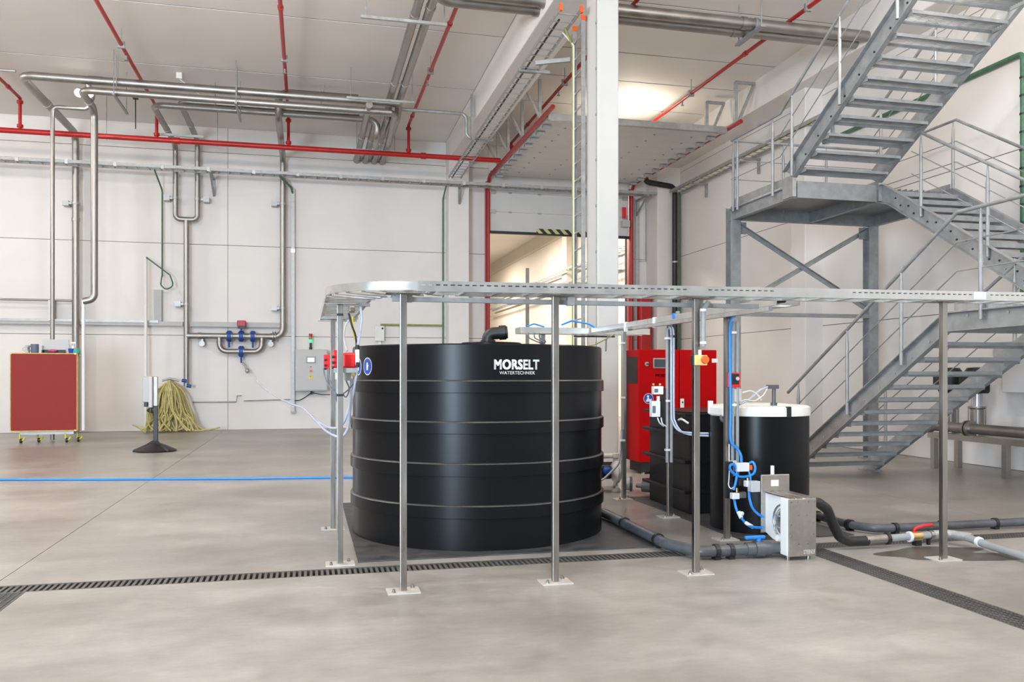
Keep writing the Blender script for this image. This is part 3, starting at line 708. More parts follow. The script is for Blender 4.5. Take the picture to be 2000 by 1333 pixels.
def disc_mesh(r, n=28, rings=4, dz=0.0, shape=None):
    mb = MB(); q = [(0, 0, dz)]; fs = []
    for k in range(1, rings + 1):
        for i in range(n):
            g_ = 2 * math.pi * i / n; q.append((r * k / rings * math.cos(g_), r * k / rings * math.sin(g_), dz))
    for i in range(n): fs.append((0, 1 + i, 1 + (i + 1) % n))
    for k in range(rings - 1):
        for i in range(n): fs.append((1 + k * n + i, 1 + (k + 1) * n + i, 1 + (k + 1) * n + (i + 1) % n, 1 + k * n + (i + 1) % n))
    return mb.add(q, fs)
def flat(pts, dz): return MB().add([(x, y, dz) for x, y in pts], [tuple(range(len(pts)))])
GS = 0.72
glove = [(-0.022, -0.05), (0.018, -0.05), (0.02, -0.01), (0.036, 0.012), (0.03, 0.022), (0.018, 0.012), (0.016, 0.045), (0.006, 0.05), (-0.006, 0.052), (-0.018, 0.045), (-0.024, 0.0)]
face_ = [(-0.02, -0.055), (0.02, -0.055), (0.016, -0.03), (0.03, -0.01), (0.03, 0.03), (0.012, 0.05), (-0.012, 0.05), (-0.03, 0.03), (-0.03, -0.01), (-0.016, -0.03)]
def sign(parent, ang, z, cx, cy, r, glyph):
    s_ = put('safety_sign', wrap(disc_mesh(0.085).mesh('safety_sign'), ang, z, cx, cy, r), 'print_white', parent)
    put('sign_field', wrap(disc_mesh(0.077, dz=0.001).mesh('sign_field'), ang, z, cx, cy, r), 'blue_sign', s_)
    put('pictogram', wrap(flat([(x * GS, y * GS) for x, y in glyph], 0.002).mesh('pictogram'), ang, z, cx, cy, r), 'print_white', s_)
a, z = cyl_hit(718, 716, TX, TY, TR); sign(tk, a, z, TX, TY, TR, glove)
a2, z = cyl_hit(700.5, 716.5, TX, TY, TR); sign(tk, a2, z, TX, TY, TR, face_)
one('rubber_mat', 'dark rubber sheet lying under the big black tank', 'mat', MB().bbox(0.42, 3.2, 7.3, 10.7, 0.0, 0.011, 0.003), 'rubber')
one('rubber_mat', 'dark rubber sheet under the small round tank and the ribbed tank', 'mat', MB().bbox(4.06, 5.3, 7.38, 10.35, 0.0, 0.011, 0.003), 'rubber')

# ================================================================ cable trays on posts
def rail_slotted(x0, x1, y, z0, z1, zr0, zr1, t=0.012, pitch=0.054, solid=()):
    """side rail along x, sloping from height z0 at x0 to z1 at x1, with a row of slots; zr0..zr1 the web"""
    b = MB(); s_ = (z1 - z0) / (x1 - x0)
    def seg(xa, xb, za, zb): b.poly([(xa, y, z0 + s_ * (xa - x0) + za), (xb, y, z0 + s_ * (xb - x0) + za), (xb, y, z0 + s_ * (xb - x0) + zb), (xa, y, z0 + s_ * (xa - x0) + zb)], (0, t, 0))
    zl, zh = zr0 + 0.58 * (zr1 - zr0), zr0 + 0.72 * (zr1 - zr0)
    seg(x0, x1, zr0, zl); seg(x0, x1, zh, zr1)
    x = x0
    while x < x1 - 1e-6:
        xe = min(x + pitch, x1)
        if any(a <= x < c for a, c in solid): seg(x, xe, zl, zh)
        else: seg(x, min(x + 0.022, x1), zl, zh)
        x = xe
    seg2 = MB()
    b.poly([(x0, y, z0 + zr0), (x1, y, z1 + zr0), (x1, y, z1 + zr0 - 0.008), (x0, y, z0 + zr0 - 0.008)], (0, 0.03 if t > 0 else -0.03, 0))
    b.poly([(x0, y, z0 + zr1), (x1, y, z1 + zr1), (x1, y, z1 + zr1 + 0.006), (x0, y, z0 + zr1 + 0.006)], (0, 0.02 if t > 0 else -0.02, 0))
    return b
ct = thing('cable_tray', 'galvanised cable tray on steel posts curving round the front of the big tank', 'cable tray', (3.0, 6.26, 2.2))
FY, BY = 6.10, 6.42
XA, XB = 0.78, 7.4
zA, zB = 2.215, 2.262
put('side_rail', rail_slotted(XA, XB, FY, zA, zB, 0.0, 0.062, solid=((2.85, 3.0), (3.62, 4.3), (5.55, 5.67))), 'tray', ct)
put('side_rail', rail_slotted(1.1, XB, BY, zA, zB, 0.0, 0.055, t=-0.012), 'tray', ct)
first = None
for k in range(26):
    x = 0.9 + k * 0.25
    r_ = MB().box(x - 0.02, x + 0.02, FY + 0.02, BY - 0.01, zA + (x - XA) * 0.007 - 0.006, zA + (x - XA) * 0.007 + 0.012)
    put('rung', r_, 'tray', ct)
put('cable', MB().tube([(0.9, 6.2, zA + 0.035), (XB, 6.2, zB + 0.035)], 0.022, 8), 'black', ct)  # black cables added so the rail slots look dark inside
put('cable', MB().tube([(0.9, 6.15, zA + 0.032), (XB, 6.15, zB + 0.032)], 0.018, 8), 'black', ct)
put('cable', MB().tube([(0.9, 6.28, zA + 0.03), (XB, 6.28, zB + 0.03)], 0.016, 8), 'black', ct)
# bend: outer and inner rail as arcs about (0.78 + 0.0, 6.1 + R)
def arc_rail(c, r, a0, a1, z, h, t=0.01, n=18):
    b = MB(); q = []
    for i in range(n + 1):
        g_ = math.radians(a0 + (a1 - a0) * i / n); cs, sn = math.cos(g_), math.sin(g_)
        for rr in (r, r + t):
            for zz in (z, z + h): q.append((c[0] + rr * cs, c[1] + rr * sn, zz))
    fs = []; sm = []
    for i in range(n):
        o = i * 4; p = o + 4
        fs += [(o, p, p + 1, o + 1), (o + 2, o + 3, p + 3, p + 2), (o + 1, p + 1, p + 3, o + 3), (o, o + 2, p + 2, p)]; sm += [True, True, False, False]
    fs += [(0, 1, 3, 2), (4 * n, 4 * n + 2, 4 * n + 3, 4 * n + 1)]; sm += [False, False]
    return b.add(q, fs, sm)
RO = 0.64; RC = (0.78, FY + RO)
put('bend_rail', arc_rail(RC, RO - 0.01, 180, 270, zA, 0.062), 'tray', ct)
put('bend_rail', arc_rail((1.1, BY + 0.6), 0.59, 180, 270, zA, 0.055), 'tray', ct)
for k in range(6):
    g_ = math.radians(190 + 14 * k); put('rung', MB().bar((RC[0] + 0.62 * math.cos(g_), RC[1] + 0.62 * math.sin(g_), zA), (1.1 + 0.58 * math.cos(g_), BY + 0.6 + 0.58 * math.sin(g_), zA), 0.04, 0.014), 'tray', ct)
XO, XI, YE = RC[0] - RO, 0.51, 9.42
put('side_rail', MB().box(XO, XO + 0.01, RC[1], YE, zA, zA + 0.062).box(XO, XO + 0.03, RC[1], YE, zA - 0.006, zA), 'tray', ct)
put('side_rail', MB().box(XI - 0.01, XI, BY + 0.6, YE, zA, zA + 0.055).box(XI - 0.03, XI, BY + 0.6, YE, zA - 0.006, zA), 'tray', ct)
for k in range(18):
    y = 6.95 + k * 0.14; put('rung', MB().box(XO + 0.01, XI - 0.01, y - 0.025, y + 0.025, zA - 0.004, zA + 0.012), 'tray', ct)
put('end_strip', MB().box(XO - 0.02, XI + 0.02, YE - 0.02, YE + 0.03, zA - 0.03, zA), 'tray', ct)
put('support_rail', MB().box(0.62, 3.66, 6.36, 6.40, 2.155, 2.19), 'galv_dark', ct)
for x in (0.74, 2.02, 3.12): put('rail_clamp', MB().box(x - 0.03, x + 0.03, 6.35, 6.41, 2.15, 2.215).box(x - 0.09, x - 0.04, 6.36, 6.40, 2.19, 2.215), 'galv', ct)
put('joint_plate', MB().box(5.55, 5.67, FY - 0.004, FY, zB - 0.01, zB + 0.05), 'white', ct)
# --- posts
def post(x, y, ztop, label, rot=False, two=True, w=0.05):
    t = thing('steel_post', label, 'post', (x, y, 0), 'stainless tray posts')
    put('tube', MB().bbox(x - w / 2, x + w / 2, y - w / 2, y + w / 2, 0.008, ztop, 0.004), 'steel', t)
    b = put('base_plate', MB().box(x - 0.12, x + 0.12, y - 0.09, y + 0.09, 0, 0.008), 'plate_light', t)
    for sx, sy in ((-1, -1), (1, 1)):
        put('anchor_bolt', MB().cyl((x + sx * 0.075, y + sy * 0.055, 0.008), (x + sx * 0.075, y + sy * 0.055, 0.035), 0.009, 8).cyl((x + sx * 0.075, y + sy * 0.055, 0.008), (x + sx * 0.075, y + sy * 0.055, 0.018), 0.016, 6), 'steel', b)
    put('head_plate', MB().box(x - 0.13, x + 0.13, y - 0.09, y + 0.1, ztop, ztop + 0.007), 'steel_plate', t)
    return t
def ztray(x): return zA + (x - XA) * 0.0071 - 0.015
post(0.69, 6.26, ztray(0.69), 'stainless post in front of the tank at the left, beside the curved tray end')
post(1.86, 6.26, ztray(1.86), 'stainless post in front of the tank just right of the white lettering')
p3 = post(3.05, 6.28, ztray(3.05), 'stainless post carrying the yellow emergency stop box')
post(5.37, 6.25, ztray(5.37), 'stainless post standing alone at the right over the puddle')
pL1 = post(0.27, 7.29, zA - 0.02, 'nearer stainless post left of the tank, holding the red dosing pump', w=0.05)
pL2 = post(0.26, 8.99, zA - 0.035, 'farther stainless post left of the tank, under the tray end', w=0.05)
put('head_rail', MB().box(0.15, 0.52, 7.27, 7.31, zA - 0.03, zA - 0.006), 'galv', pL1)
put('head_rail', MB().box(0.15, 0.52, 8.97, 9.01, zA - 0.03, zA - 0.006), 'galv', pL2)
for z in (2.1, 1.42): put('hole_plug', MB().box(0.243, 0.297, 7.262, 7.264, z, z + 0.02), 'black', pL1)
XC = 3.97; z_br = 2.2
def post2(y, label):
    t = post(XC, y, z_br - 0.02, label)
    return t
pA = post2(10.25, 'stainless post at the white diaphragm pump, farthest of the branch tray posts')
pB = post2(8.84, 'stainless post beside the black ribbed tank with white control boxes')
pC = post2(7.5, 'stainless post by the small round tank with the blue air line')
# --- branch tray along y at x = XC
bt = thing('cable_tray', 'branch cable tray running back from the front tray over the three inner posts', 'cable tray', (XC, 8.5, z_br), None)
for s_ in (-1, 1):
    x = XC + s_ * 0.11
    put('side_rail', MB().box(x - 0.005, x + 0.005, 6.42, 11.2, z_br, z_br + 0.055).box(x - 0.005 if s_ < 0 else x - 0.03, x + 0.03 if s_ < 0 else x + 0.005, 6.42, 11.2, z_br - 0.006, z_br), 'tray', bt)
for k in range(19): put('rung', MB().box(XC - 0.105, XC + 0.105, 6.6 + k * 0.25, 6.64 + k * 0.25, z_br - 0.004, z_br + 0.01), 'tray', bt)
put('support_rail', MB().box(XC - 0.14, XC - 0.10, 6.5, 9.6, z_br - 0.05, z_br - 0.012), 'galv', bt)
put('cable', MB().tube([(XC - 0.05, 6.4, z_br + 0.03), (XC - 0.05, 11.2, z_br + 0.03)], 0.02, 8), 'black', bt)
for y in (9.9, 9.0): put('clip', MB().box(XC - 0.13, XC - 0.09, y - 0.02, y + 0.02, z_br - 0.06, z_br + 0.06), 'white', bt)
xt = thing('cable_tray', 'short cross tray behind the big tank at the end of the branch tray', 'cable tray', (3.8, 11.4, z_br))
for y in (11.25, 11.55):
    put('side_rail', MB().box(2.86, 4.75, y - 0.005, y + 0.005, z_br - 0.02, z_br + 0.06).box(2.86, 4.75, y - 0.02, y + 0.02, z_br - 0.026, z_br - 0.02), 'tray', xt)
for k in range(8): put('rung', MB().box(2.95 + k * 0.24, 3.0 + k * 0.24, 11.25, 11.55, z_br - 0.024, z_br - 0.01), 'tray', xt)
put('end_rail', MB().box(2.845, 2.86, 11.25, 11.55, z_br - 0.02, z_br + 0.06), 'tray', xt)
tl = post(3.2, 11.4, z_br - 0.03, 'stainless post behind the tank under the short cross tray', w=0.07)
for k, (x, z) in enumerate(((2.95, 2.0), (3.03, 1.98), (3.1, 2.02))):
    put('cable_loop', MB().tube([(x, 11.2, z_br - 0.02), (x, 11.2, z_br - 0.09), (x + 0.12, 11.22, z_br - 0.14), (3.17, 11.3, z_br - 0.16), (3.17, 11.3, z_br - 0.5)], 0.009, 6, 0.04), 'slate', xt)
put('cable_loop', MB().tube([(2.95, 11.3, z_br + 0.07), (3.05, 11.3, z_br + 0.11), (3.2, 11.3, z_br + 0.07)], 0.012, 6, 0.05), 'hose_blue', xt)
put('cable_loop', MB().tube([(3.45, 11.3, z_br + 0.1), (3.6, 11.3, z_br + 0.16), (3.85, 11.3, z_br + 0.12), (4.0, 11.3, z_br + 0.04)], 0.014, 6, 0.1), 'hose_blue', xt)
put('cable_loop', MB().tube([(4.6, 11.3, z_br + 0.05), (4.62, 11.3, z_br + 0.16), (4.72, 11.3, z_br + 0.12), (4.74, 11.3, z_br + 0.02)], 0.012, 6, 0.05), 'hose_blue', xt)
put('cable_loop', MB().tube([(3.6, 11.2, z_br - 0.06), (4.2, 11.2, z_br - 0.06)], 0.014, 6), 'black', xt)
put('cable_loop', MB().tube([(3.2, 11.2, z_br - 0.22), (3.5, 11.0, z_br - 0.24), (3.7, 10.6, z_br - 0.2), (3.9, 10.4, z_br - 0.07)], 0.008, 6, 0.08), 'olive', xt)
put('cable_loop', MB().tube([(4.1, 11.2, z_br - 0.06), (4.0, 11.0, z_br - 0.12), (3.85, 10.6, z_br - 0.28)], 0.01, 6, 0.05), 'slate', xt)

# ================================================================ sprinkler pipes (red)
YM, ZM = 23.5, 7.72
sm = thing('sprinkler_main', 'long red sprinkler main pipe crossing in front of the back wall', 'pipe', (-4, YM, ZM))
put('pipe_run', MB().cyl((-13, YM, ZM), (5.35, YM, ZM), 0.07, 16), 'red_pipe', sm)
for x in (-11.2, -3.3, 3.15): put('coupling', MB().cyl((x - 0.07, YM, ZM), (x + 0.07, YM, ZM), 0.09, 16), 'red_pipe', sm)
for x in (-5.0, -2.3, 1.95): put('hanger_rod', MB().cyl((x, YM, ZM - 0.09), (x, YM, cz(YM)), 0.012, 6), 'galv', sm)
ZB = 8.55
sides = {-7.0: 'farthest left, beside the floodlight', -3.80: 'left one of the two passing over the steel pipes', -0.49: 'near the middle of the left bay', 2.74: 'right beside the two steel ceiling pipes', 5.94: 'behind the white column above the cable ladder', 9.2: 'right of the white column, its end over the raised door'}
for x, s_ in sides.items():
    t = thing('sprinkler_pipe', 'red sprinkler branch pipe ' + s_, 'pipe', (x, 18, ZB), 'sprinkler branch pipes')
    yE = YM if x < 5 else 24.6
    put('pipe_run', MB().cyl((x, 4.0, ZB), (x, yE, ZB), 0.041, 12), 'red_pipe', t)
    if x < 5.95:
        put('drop', MB().cyl((x, yE, ZB), (x, yE, ZM + 0.05), 0.041, 12), 'red_pipe', t)
        for z in (ZB - 0.1, ZM + 0.13): put('coupling', MB().cyl((x, yE, z - 0.035), (x, yE, z + 0.035), 0.075, 12), 'red_pipe', t)
    for y in (22.6, 16.5): put('coupling', MB().cyl((x, y, ZB), (x, y + 0.1, ZB), 0.056, 12), 'red_pipe', t)
    for y in (19.2, 14.2):
        put('hanger_clip', MB().box(x - 0.07, x + 0.07, y - 0.03, y + 0.03, ZB - 0.07, ZB + 0.07).cyl((x, y, ZB), (x, y, cz(y)), 0.01, 6), 'galv_dark', t)
        put('sprinkler_head', MB().cyl((x + 0.0, y + 0.5, ZB - 0.05), (x, y + 0.5, ZB - 0.14), 0.02, 8).cyl((x, y + 0.5, ZB - 0.14), (x, y + 0.5, ZB - 0.15), 0.045, 8), 'galv_dark', t)

# ================================================================ stainless process pipes
YP = 25.55
def spipe(label, pts, r, bend=None, joints=(), n=14, m='steel_pipe', rods=(), name='process_pipe', clamps=(), group=None):
    t = thing(name, label, 'pipe', tuple(pts[0]), group)
    put('pipe_run', MB().tube(pts, r, n, bend if bend is not None else r * 2.2), m, t)
    for p, d in joints:
        p, d = Vector(p), Vector(d).normalized(); put('weld_joint', MB().cyl(p - d * 0.05, p + d * 0.05, r * 1.14, n), m, t)
    for p, hgt in rods: put('hanger_rod', MB().cyl((p[0], p[1], p[2]), (p[0], p[1], p[2] + hgt), 0.012, 6), 'galv_dark', t)
    for p, d, s_ in clamps:   # wall clamp: white bracket beside the pipe
        p = Vector(p)
        c = put('pipe_clamp', MB().cyl(p - Vector((0, 0, 0.03)), p + Vector((0, 0, 0.03)), r * 1.15, n), 'galv', t)
        put('clamp_bracket', MB().box(p.x + d * r, p.x + d * (r + 0.16), p.y - 0.02, p.y + 0.02, p.z - 0.03, p.z + 0.03).box(p.x + d * (r + 0.08), p.x + d * (r + 0.24), p.y - 0.035, YW - 0.004, p.z - 0.07, p.z + 0.07), 'galv', c)
    return t
ye = 20.85
spipe('thick steel pipe at the far left dropping from the roof behind the red main', [(2.2, ye, 8.28), (-6.22, ye, 8.28), (-6.22, YP, 8.28), (-6.22, YP, 0.02)], 0.095, 0.3,
      joints=[((-6.22, 22.9, 8.28), (0, 1, 0)), ((-6.22, YP, 5.9), (0, 0, 1))], rods=[((-4.2, ye, 8.3), 0.55), ((-1.6, ye, 8.3), 0.55)], clamps=[((-6.22, YP, 6.35), -1, 0)])
spipe('steel pipe hanging in front of the red main with a swan neck at its foot', [(2.0, 20.7, 8.0), (-4.95, 20.7, 8.0), (-4.95, 22.0, 7.97), (-4.95, 22.0, 3.42), (-5.19, 22.0, 3.36)], 0.082, 0.26,
      joints=[((-4.95, 21.5, 7.98), (0, 1, 0))], rods=[((-4.2, 20.7, 8.0), 0.85), ((-1.6, 20.7, 8.0), 0.85)])
spipe('thin white drain pipe below the swan neck beside the red panel cart', [(-5.19, 22.0, 3.4), (-5.19, 22.0, 0.28)], 0.04, m='white')
Tz = 6.03
spipe('left leg of the fork shaped steel pipe on the back wall', [(1.62, 21.9, 8.14), (-3.63, 21.9, 8.14), (-3.63, YP, 8.14), (-3.63, YP, Tz), (-3.34, YP, Tz)], 0.075, 0.26,
      joints=[((-3.63, 24.0, 8.14), (0, 1, 0))], rods=[((-2.2, 21.9, 8.1), 0.7), ((0.35, 21.9, 8.1), 0.7)], clamps=[((-3.63, YP, 6.62), -1, 0)])
spipe('right leg of the fork shaped steel pipe on the back wall', [(1.3, 22.0, 8.3), (-3.04, 22.0, 8.3), (-3.04, YP, 8.3), (-3.04, YP, Tz), (-3.34, YP, Tz)], 0.075, 0.26,
      joints=[((-3.04, 24.0, 8.3), (0, 1, 0))], clamps=[((-3.04, YP, 6.62), 1, 0)])
spipe('steel riser below the fork on the back wall, down to the hose hook', [(-3.34, YP, Tz), (-3.34, YP, 1.28)], 0.075, clamps=[((-3.34, YP, 3.62), -1, 0)])
spipe('steel pipe rising right of the valve manifold and turning under the roof', [(1.25, 21.65, 8.6), (-0.69, 21.65, 8.6), (-0.69, 21.65, 7.97), (-0.69, YP, 7.97), (-0.69, YP, 2.72), (-3.34, YP, 2.72)], 0.085, 0.24,
      joints=[((-0.69, 24.6, 7.97), (0, 1, 0)), ((-1.0, YP, 2.72), (1, 0, 0)), ((-2.98, YP, 2.72), (1, 0, 0))], rods=[((0.4, 21.65, 8.6), 0.25)], clamps=[((-0.69, YP, 6.6), -1, 0), ((-0.69, YP, 3.55), -1, 0)])
one('roof_conduit', 'thin grey conduit under the roof at the far left edge', 'conduit', MB().cyl((-13, 20.85, 8.36), (-6.3, 20.85, 8.36), 0.035, 8), 'galv')
# bundle of four pipes into the back wall
bx_ = [1.44, 1.70, 1.96, 2.20]
lab = ['leftmost', 'second from the left', 'third from the left', 'rightmost']
for i, x in enumerate(bx_):
    y0 = [20.4, 21.9, 13.2, 13.0][i]
    t = spipe('%s of four steel pipes entering the back wall under the roof' % lab[i], [(x, y0, 8.06), (x, 25.62, 8.06)] if i < 2 else [(x, 4.0, 8.35), (x, 20.9, 8.35), (x, 21.3, 8.06), (x, 25.62, 8.06)], 0.085, 0.3,
          joints=[((x, 23.2 + 0.2 * i, 8.06), (0, 1, 0))] + ([((x, 16.6 - i * 0.4, 8.35), (0, 1, 0)), ((x, 19.6, 8.35), (0, 1, 0))] if i >= 2 else []), group='pipes into the back wall')
    put('wall_cap', MB().cyl((x, 25.55, 8.06), (x, 25.8, 8.06), 0.1, 14), 'steel_pipe', t)
one('elbow_pipe', 'steel elbow joining the ceiling pipes above the red main', 'pipe', MB().tube([(0.9, 21.9, 8.14), (1.75, 21.9, 8.14), (1.75, 21.95, 7.75), (1.75, 22.8, 7.72)], 0.08, 14, 0.2), 'steel_pipe')
one('elbow_pipe', 'second steel elbow joining the ceiling pipes above the red main', 'pipe', MB().tube([(1.2, 20.75, 8.0), (2.1, 20.75, 8.0), (2.1, 21.2, 8.0), (2.1, 22.6, 7.8)], 0.08, 14, 0.2), 'steel_pipe')
for y, z, x0, x1, l in ((15.7, 8.2, 0.95, 2.55, 'nearer'), (20.3, 8.18, 0.9, 2.5, 'middle'), (24.0, 7.93, 1.25, 2.45, 'farther')):
    t = thing('pipe_bracket', '%s strut channel carrying the ceiling pipes' % l, 'bracket', (x0, y, z), 'strut channels under the ceiling pipes')
    put('channel', MB().box(x0, x1, y - 0.03, y + 0.03, z - 0.05, z), 'galv', t)
    for x in (x0 + 0.1, x1 - 0.05): put('hanger_rod', MB().cyl((x, y, z - 0.03), (x, y, cz(y)), 0.01, 6), 'galv_dark', t)
for y, x, l in ((20.78, -4.2, 'left'), (20.78, -1.6, 'right')):
    t = thing('pipe_bracket', '%s dark cross arm holding the two long steel pipes' % l, 'bracket', (x, y, 7.9), 'dark cross arms')
    put('channel', MB().bar((x, 20.4, 7.88), (x, 21.9, 7.88), 0.05, 0.05), 'galv_dark', t)
    for yy in (20.45, 21.8): put('hanger_rod', MB().cyl((x, yy, 7.88), (x, yy, cz(yy)), 0.01, 6), 'galv_dark', t)
one('pipe_bracket', 'grey crossbar behind the fork shaped pipes under the roof', 'bracket', MB().bar((-3.85, 24.0, 8.0), (-2.7, 24.0, 8.0), 0.06, 0.06), 'galv')
# thin pipe with the floodlight
spipe('thin steel pipe beside the red panel cart, bent under the floodlight', [(-6.02, 22.6, 0.02), (-6.02, 22.6, 8.13), (-5.25, 22.6, 8.13), (-5.1, 22.6, 8.45), (-4.95, 21.2, 8.45), (-4.6, 21.2, 8.45)], 0.05, 0.12, m='steel_pipe')
fl = thing('floodlight', 'bright twin floodlight under the roof at the far left', 'lamp', (-5.2, 22.3, 8.4))
for x in (-5.34, -5.12):
    h_ = put('lamp_head', MB().cyl((x, 22.3, 8.46), (x, 22.22, 8.40), 0.09, 14, 0.11), 'galv_dark', fl)
    put('lens', MB().cyl((x, 22.215, 8.396), (x, 22.205, 8.39), 0.095, 14), 'lamp_white', h_)
put('stem', MB().tube([(-5.23, 22.34, 8.44), (-5.23, 22.34, cz(22.3))], 0.012, 6), 'galv_dark', fl)
spot = bpy.data.lights.new('floodlight_beam', 'SPOT'); spot.energy = 60; spot.spot_size = 2.2; spot.color = (1, 0.95, 0.85); spot.shadow_soft_size = 0.1
so = bpy.data.objects.new('floodlight_beam', spot); COL.objects.link(so); so.location = (-5.23, 22.1, 8.38); so.rotation_euler = (math.radians(50), 0, 0)
one('ceiling_sensor', 'small white sensor on the roof with a slanting cable', 'sensor', MB().box(-3.05, -2.92, 21.55, 21.68, cz(21.6) - 0.14, cz(21.6)).bar((-2.98, 21.62, cz(21.6) - 0.14), (-2.3, 22.3, 8.35), 0.025, 0.025), 'white')
one('hanging_sensor', 'small dark sensor on a rod above the red main', 'sensor', MB().cyl((-4.2, 22.9, 7.8), (-4.2, 22.9, 8.62), 0.014, 6).box(-4.26, -4.14, 22.84, 22.96, 8.55, 8.72), 'black')
one('cable_conduit', 'grey conduit bending down beside the roof beam left of the cable ladder', 'conduit', MB().tube([(2.3, 21.5, 8.35), (4.0, 21.5, 8.35), (4.0, 21.5, 7.75), (4.3, 21.5, 7.72)], 0.045, 10, 0.15), 'galv')
# two thick pipes across the right bay
for y, l in ((14.65, 'nearer'), (15.02, 'farther')):
    t = spipe('%s of the two thick steel pipes passing behind the white column' % l, [(2.5 if y < 15 else 2.2, y - 1.4, 8.45), (2.5 if y < 15 else 2.2, y, 8.33), (11.3, y, 8.33)], 0.105, 0.35, joints=[((8.1, y, 8.33), (1, 0, 0)), ((4.1, y, 8.33), (1, 0, 0))], n=18, group='thick pipes behind the column')
    put('pipe_clip', MB().cyl((8.32, y, 8.33), (8.38, y, 8.33), 0.118, 18), 'galv_dark', t)
t = thing('pipe_bracket', 'strut bracket hanging under the two thick pipes by the stair', 'bracket', (8.35, 14.85, 8.18))
put('channel', MB().box(8.3, 8.4, 14.35, 15.35, 8.17, 8.215), 'galv_dark', t)
for y in (14.42, 15.28): put('hanger_rod', MB().cyl((8.35, y, 8.19), (8.35, y, cz(y)), 0.012, 6), 'galv_dark', t)
# ================================================================ trunking, conduits and boxes on the back wall
tr1 = thing('wall_trunking', 'pale grey metal trunking across the back wall behind the valves', 'trunking', (-3, 25.7, 3.05))
put('duct', MB().box(-12, -3.45, 25.62, YW, 3.0, 3.12).box(-3.25, -0.6, 25.62, YW, 2.99, 3.13), 'grey_box', tr1)
put('perforated_lip', MB().box(-12, -4.1, 25.60, 25.62, 3.08, 3.15), 'galv', tr1)
put('riser_duct', MB().box(-4.22, -4.02, 25.64, YW, 3.12, 4.02), 'grey_box', tr1)
one('wall_rail', 'thin horizontal steel rail at the left of the back wall', 'pipe', MB().tube([(-12, YP, 3.66), (-6.3, YP, 3.66)], 0.03, 8).box(-6.9, -6.78, 25.5, YW, 3.1, 3.66), 'steel_pipe')
one('cable_conduit', 'dark green cable conduit dropping from the ladder to the looped hose', 'conduit', MB().tube([(-4.1, 25.0, zt - 0.06), (-4.0, YP + 0.1, 6.85), (-4.0, YP + 0.1, 4.4)], 0.024, 8, 0.15), 'green')
one('hose_loop', 'dark green hose end looping at the top of the white pole', 'hose', MB().tube([(-4.0, 25.6, 4.42), (-4.02, 25.5, 4.15), (-3.88, 25.45, 4.0), (-3.66, 25.42, 4.12), (-3.76, 25.42, 4.42), (-4.38, 25.4, 4.9)], 0.02, 8, 0.12), 'green')
one('white_pole', 'slender white pole standing against the back wall behind the stand', 'pole', MB().cyl((-4.4, 25.45, 0.0), (-4.4, 25.45, 4.92), 0.042, 12), 'white')
cdt = thing('cable_conduit', 'tall grey conduit on the back wall left of the control cabinet', 'conduit', (-0.35, 25.6, 1.2))
put('duct', MB().box(-0.45, -0.36, 25.66, 25.78, 0.52, 7.1), 'galv', cdt)
put('top_bend', MB().tube([(-0.75, 25.0, zt - 0.06), (-0.45, 25.6, 7.1), (-0.4, 25.72, 6.9)], 0.035, 8, 0.1), 'green', cdt)
put('end_cap', MB().box(-0.47, -0.34, 25.64, 25.79, 0.48, 0.53), 'grey_box', cdt)
put('joint_collar', MB().box(-0.46, -0.35, 25.65, 25.79, 5.2, 5.32), 'tray', cdt)
gc = thing('cable_conduit', 'green cable conduit down the wall beside the door pilaster with a side run', 'conduit', (4.0, 25.7, 1.2))
put('vertical_run', MB().tube([(4.05, 25.1, zt - 0.06), (4.05, 25.7, 7.0), (4.05, 25.7, 0.05)], 0.025, 8, 0.1), 'green', gc)
put('side_run', MB().tube([(4.05, 25.72, 3.12), (2.15, 25.72, 3.12)], 0.03, 8), 'olive', gc)
jb = thing('junction_box', 'small white junction box on the back wall above the black tank', 'box', (2.15, 25.7, 2.8))
put('body', MB().bbox(1.98, 2.26, 25.6, YW - 0.004, 2.62, 3.08, 0.02), 'white', jb)
put('button', MB().cyl((2.2, 25.6, 3.0), (2.2, 25.585, 3.0), 0.03, 10), 'black', jb)
put('lower_duct', MB().box(2.08, 2.17, 25.7, YW - 0.004, 1.2, 2.62), 'white', jb)
one('wall_conduit', 'thin grey conduit low on the back wall with a small white hook', 'conduit', MB().tube([(-3.2, 25.75, 0.82), (-2.0, 25.75, 0.82), (-1.98, 25.75, 1.0), (-1.85, 25.75, 1.0)], 0.016, 6).tube([(-1.8, 25.75, 0.85), (-0.5, 25.75, 0.88)], 0.016, 6), 'galv')
# --- valve manifold
vm = thing('valve_manifold', 'steel bypass manifold with blue butterfly valves on the back wall', 'valves', (-2, YP, 2.7))
put('bypass', MB().tube([(-2.45, YP, 2.72), (-2.45, YP, 2.28), (-1.28, YP, 2.28), (-1.28, YP, 2.72)], 0.075, 14, 0.24), 'steel_pipe', vm)
for x in (-0.98, -0.92): put('flange', MB().cyl((x, YP, 2.72), (x + 0.03, YP, 2.72), 0.15, 16), 'steel_pipe', vm)
for x, z, up in ((-2.18, 2.72, 0), (-1.85, 2.72, 1), (-1.53, 2.72, 0), (-1.85, 2.28, 0)):
    v_ = put('valve', MB().cyl((x - 0.055, YP, z), (x + 0.055, YP, z), 0.16, 16), 'blue_valve', vm)
    put('stem', MB().cyl((x, YP - 0.02, z), (x, YP - 0.02, z + (0.32 if up else -0.33)), 0.028, 8), 'blue_valve', v_)
    put('flange', MB().cyl((x - 0.085, YP, z), (x - 0.06, YP, z), 0.13, 16).cyl((x + 0.06, YP, z), (x + 0.085, YP, z), 0.13, 16), 'steel_pipe', v_)
ac = put('actuator', MB().bbox(-1.96, -1.72, YP - 0.14, YP + 0.08, 3.0, 3.17, 0.02), 'lamp_red', vm)
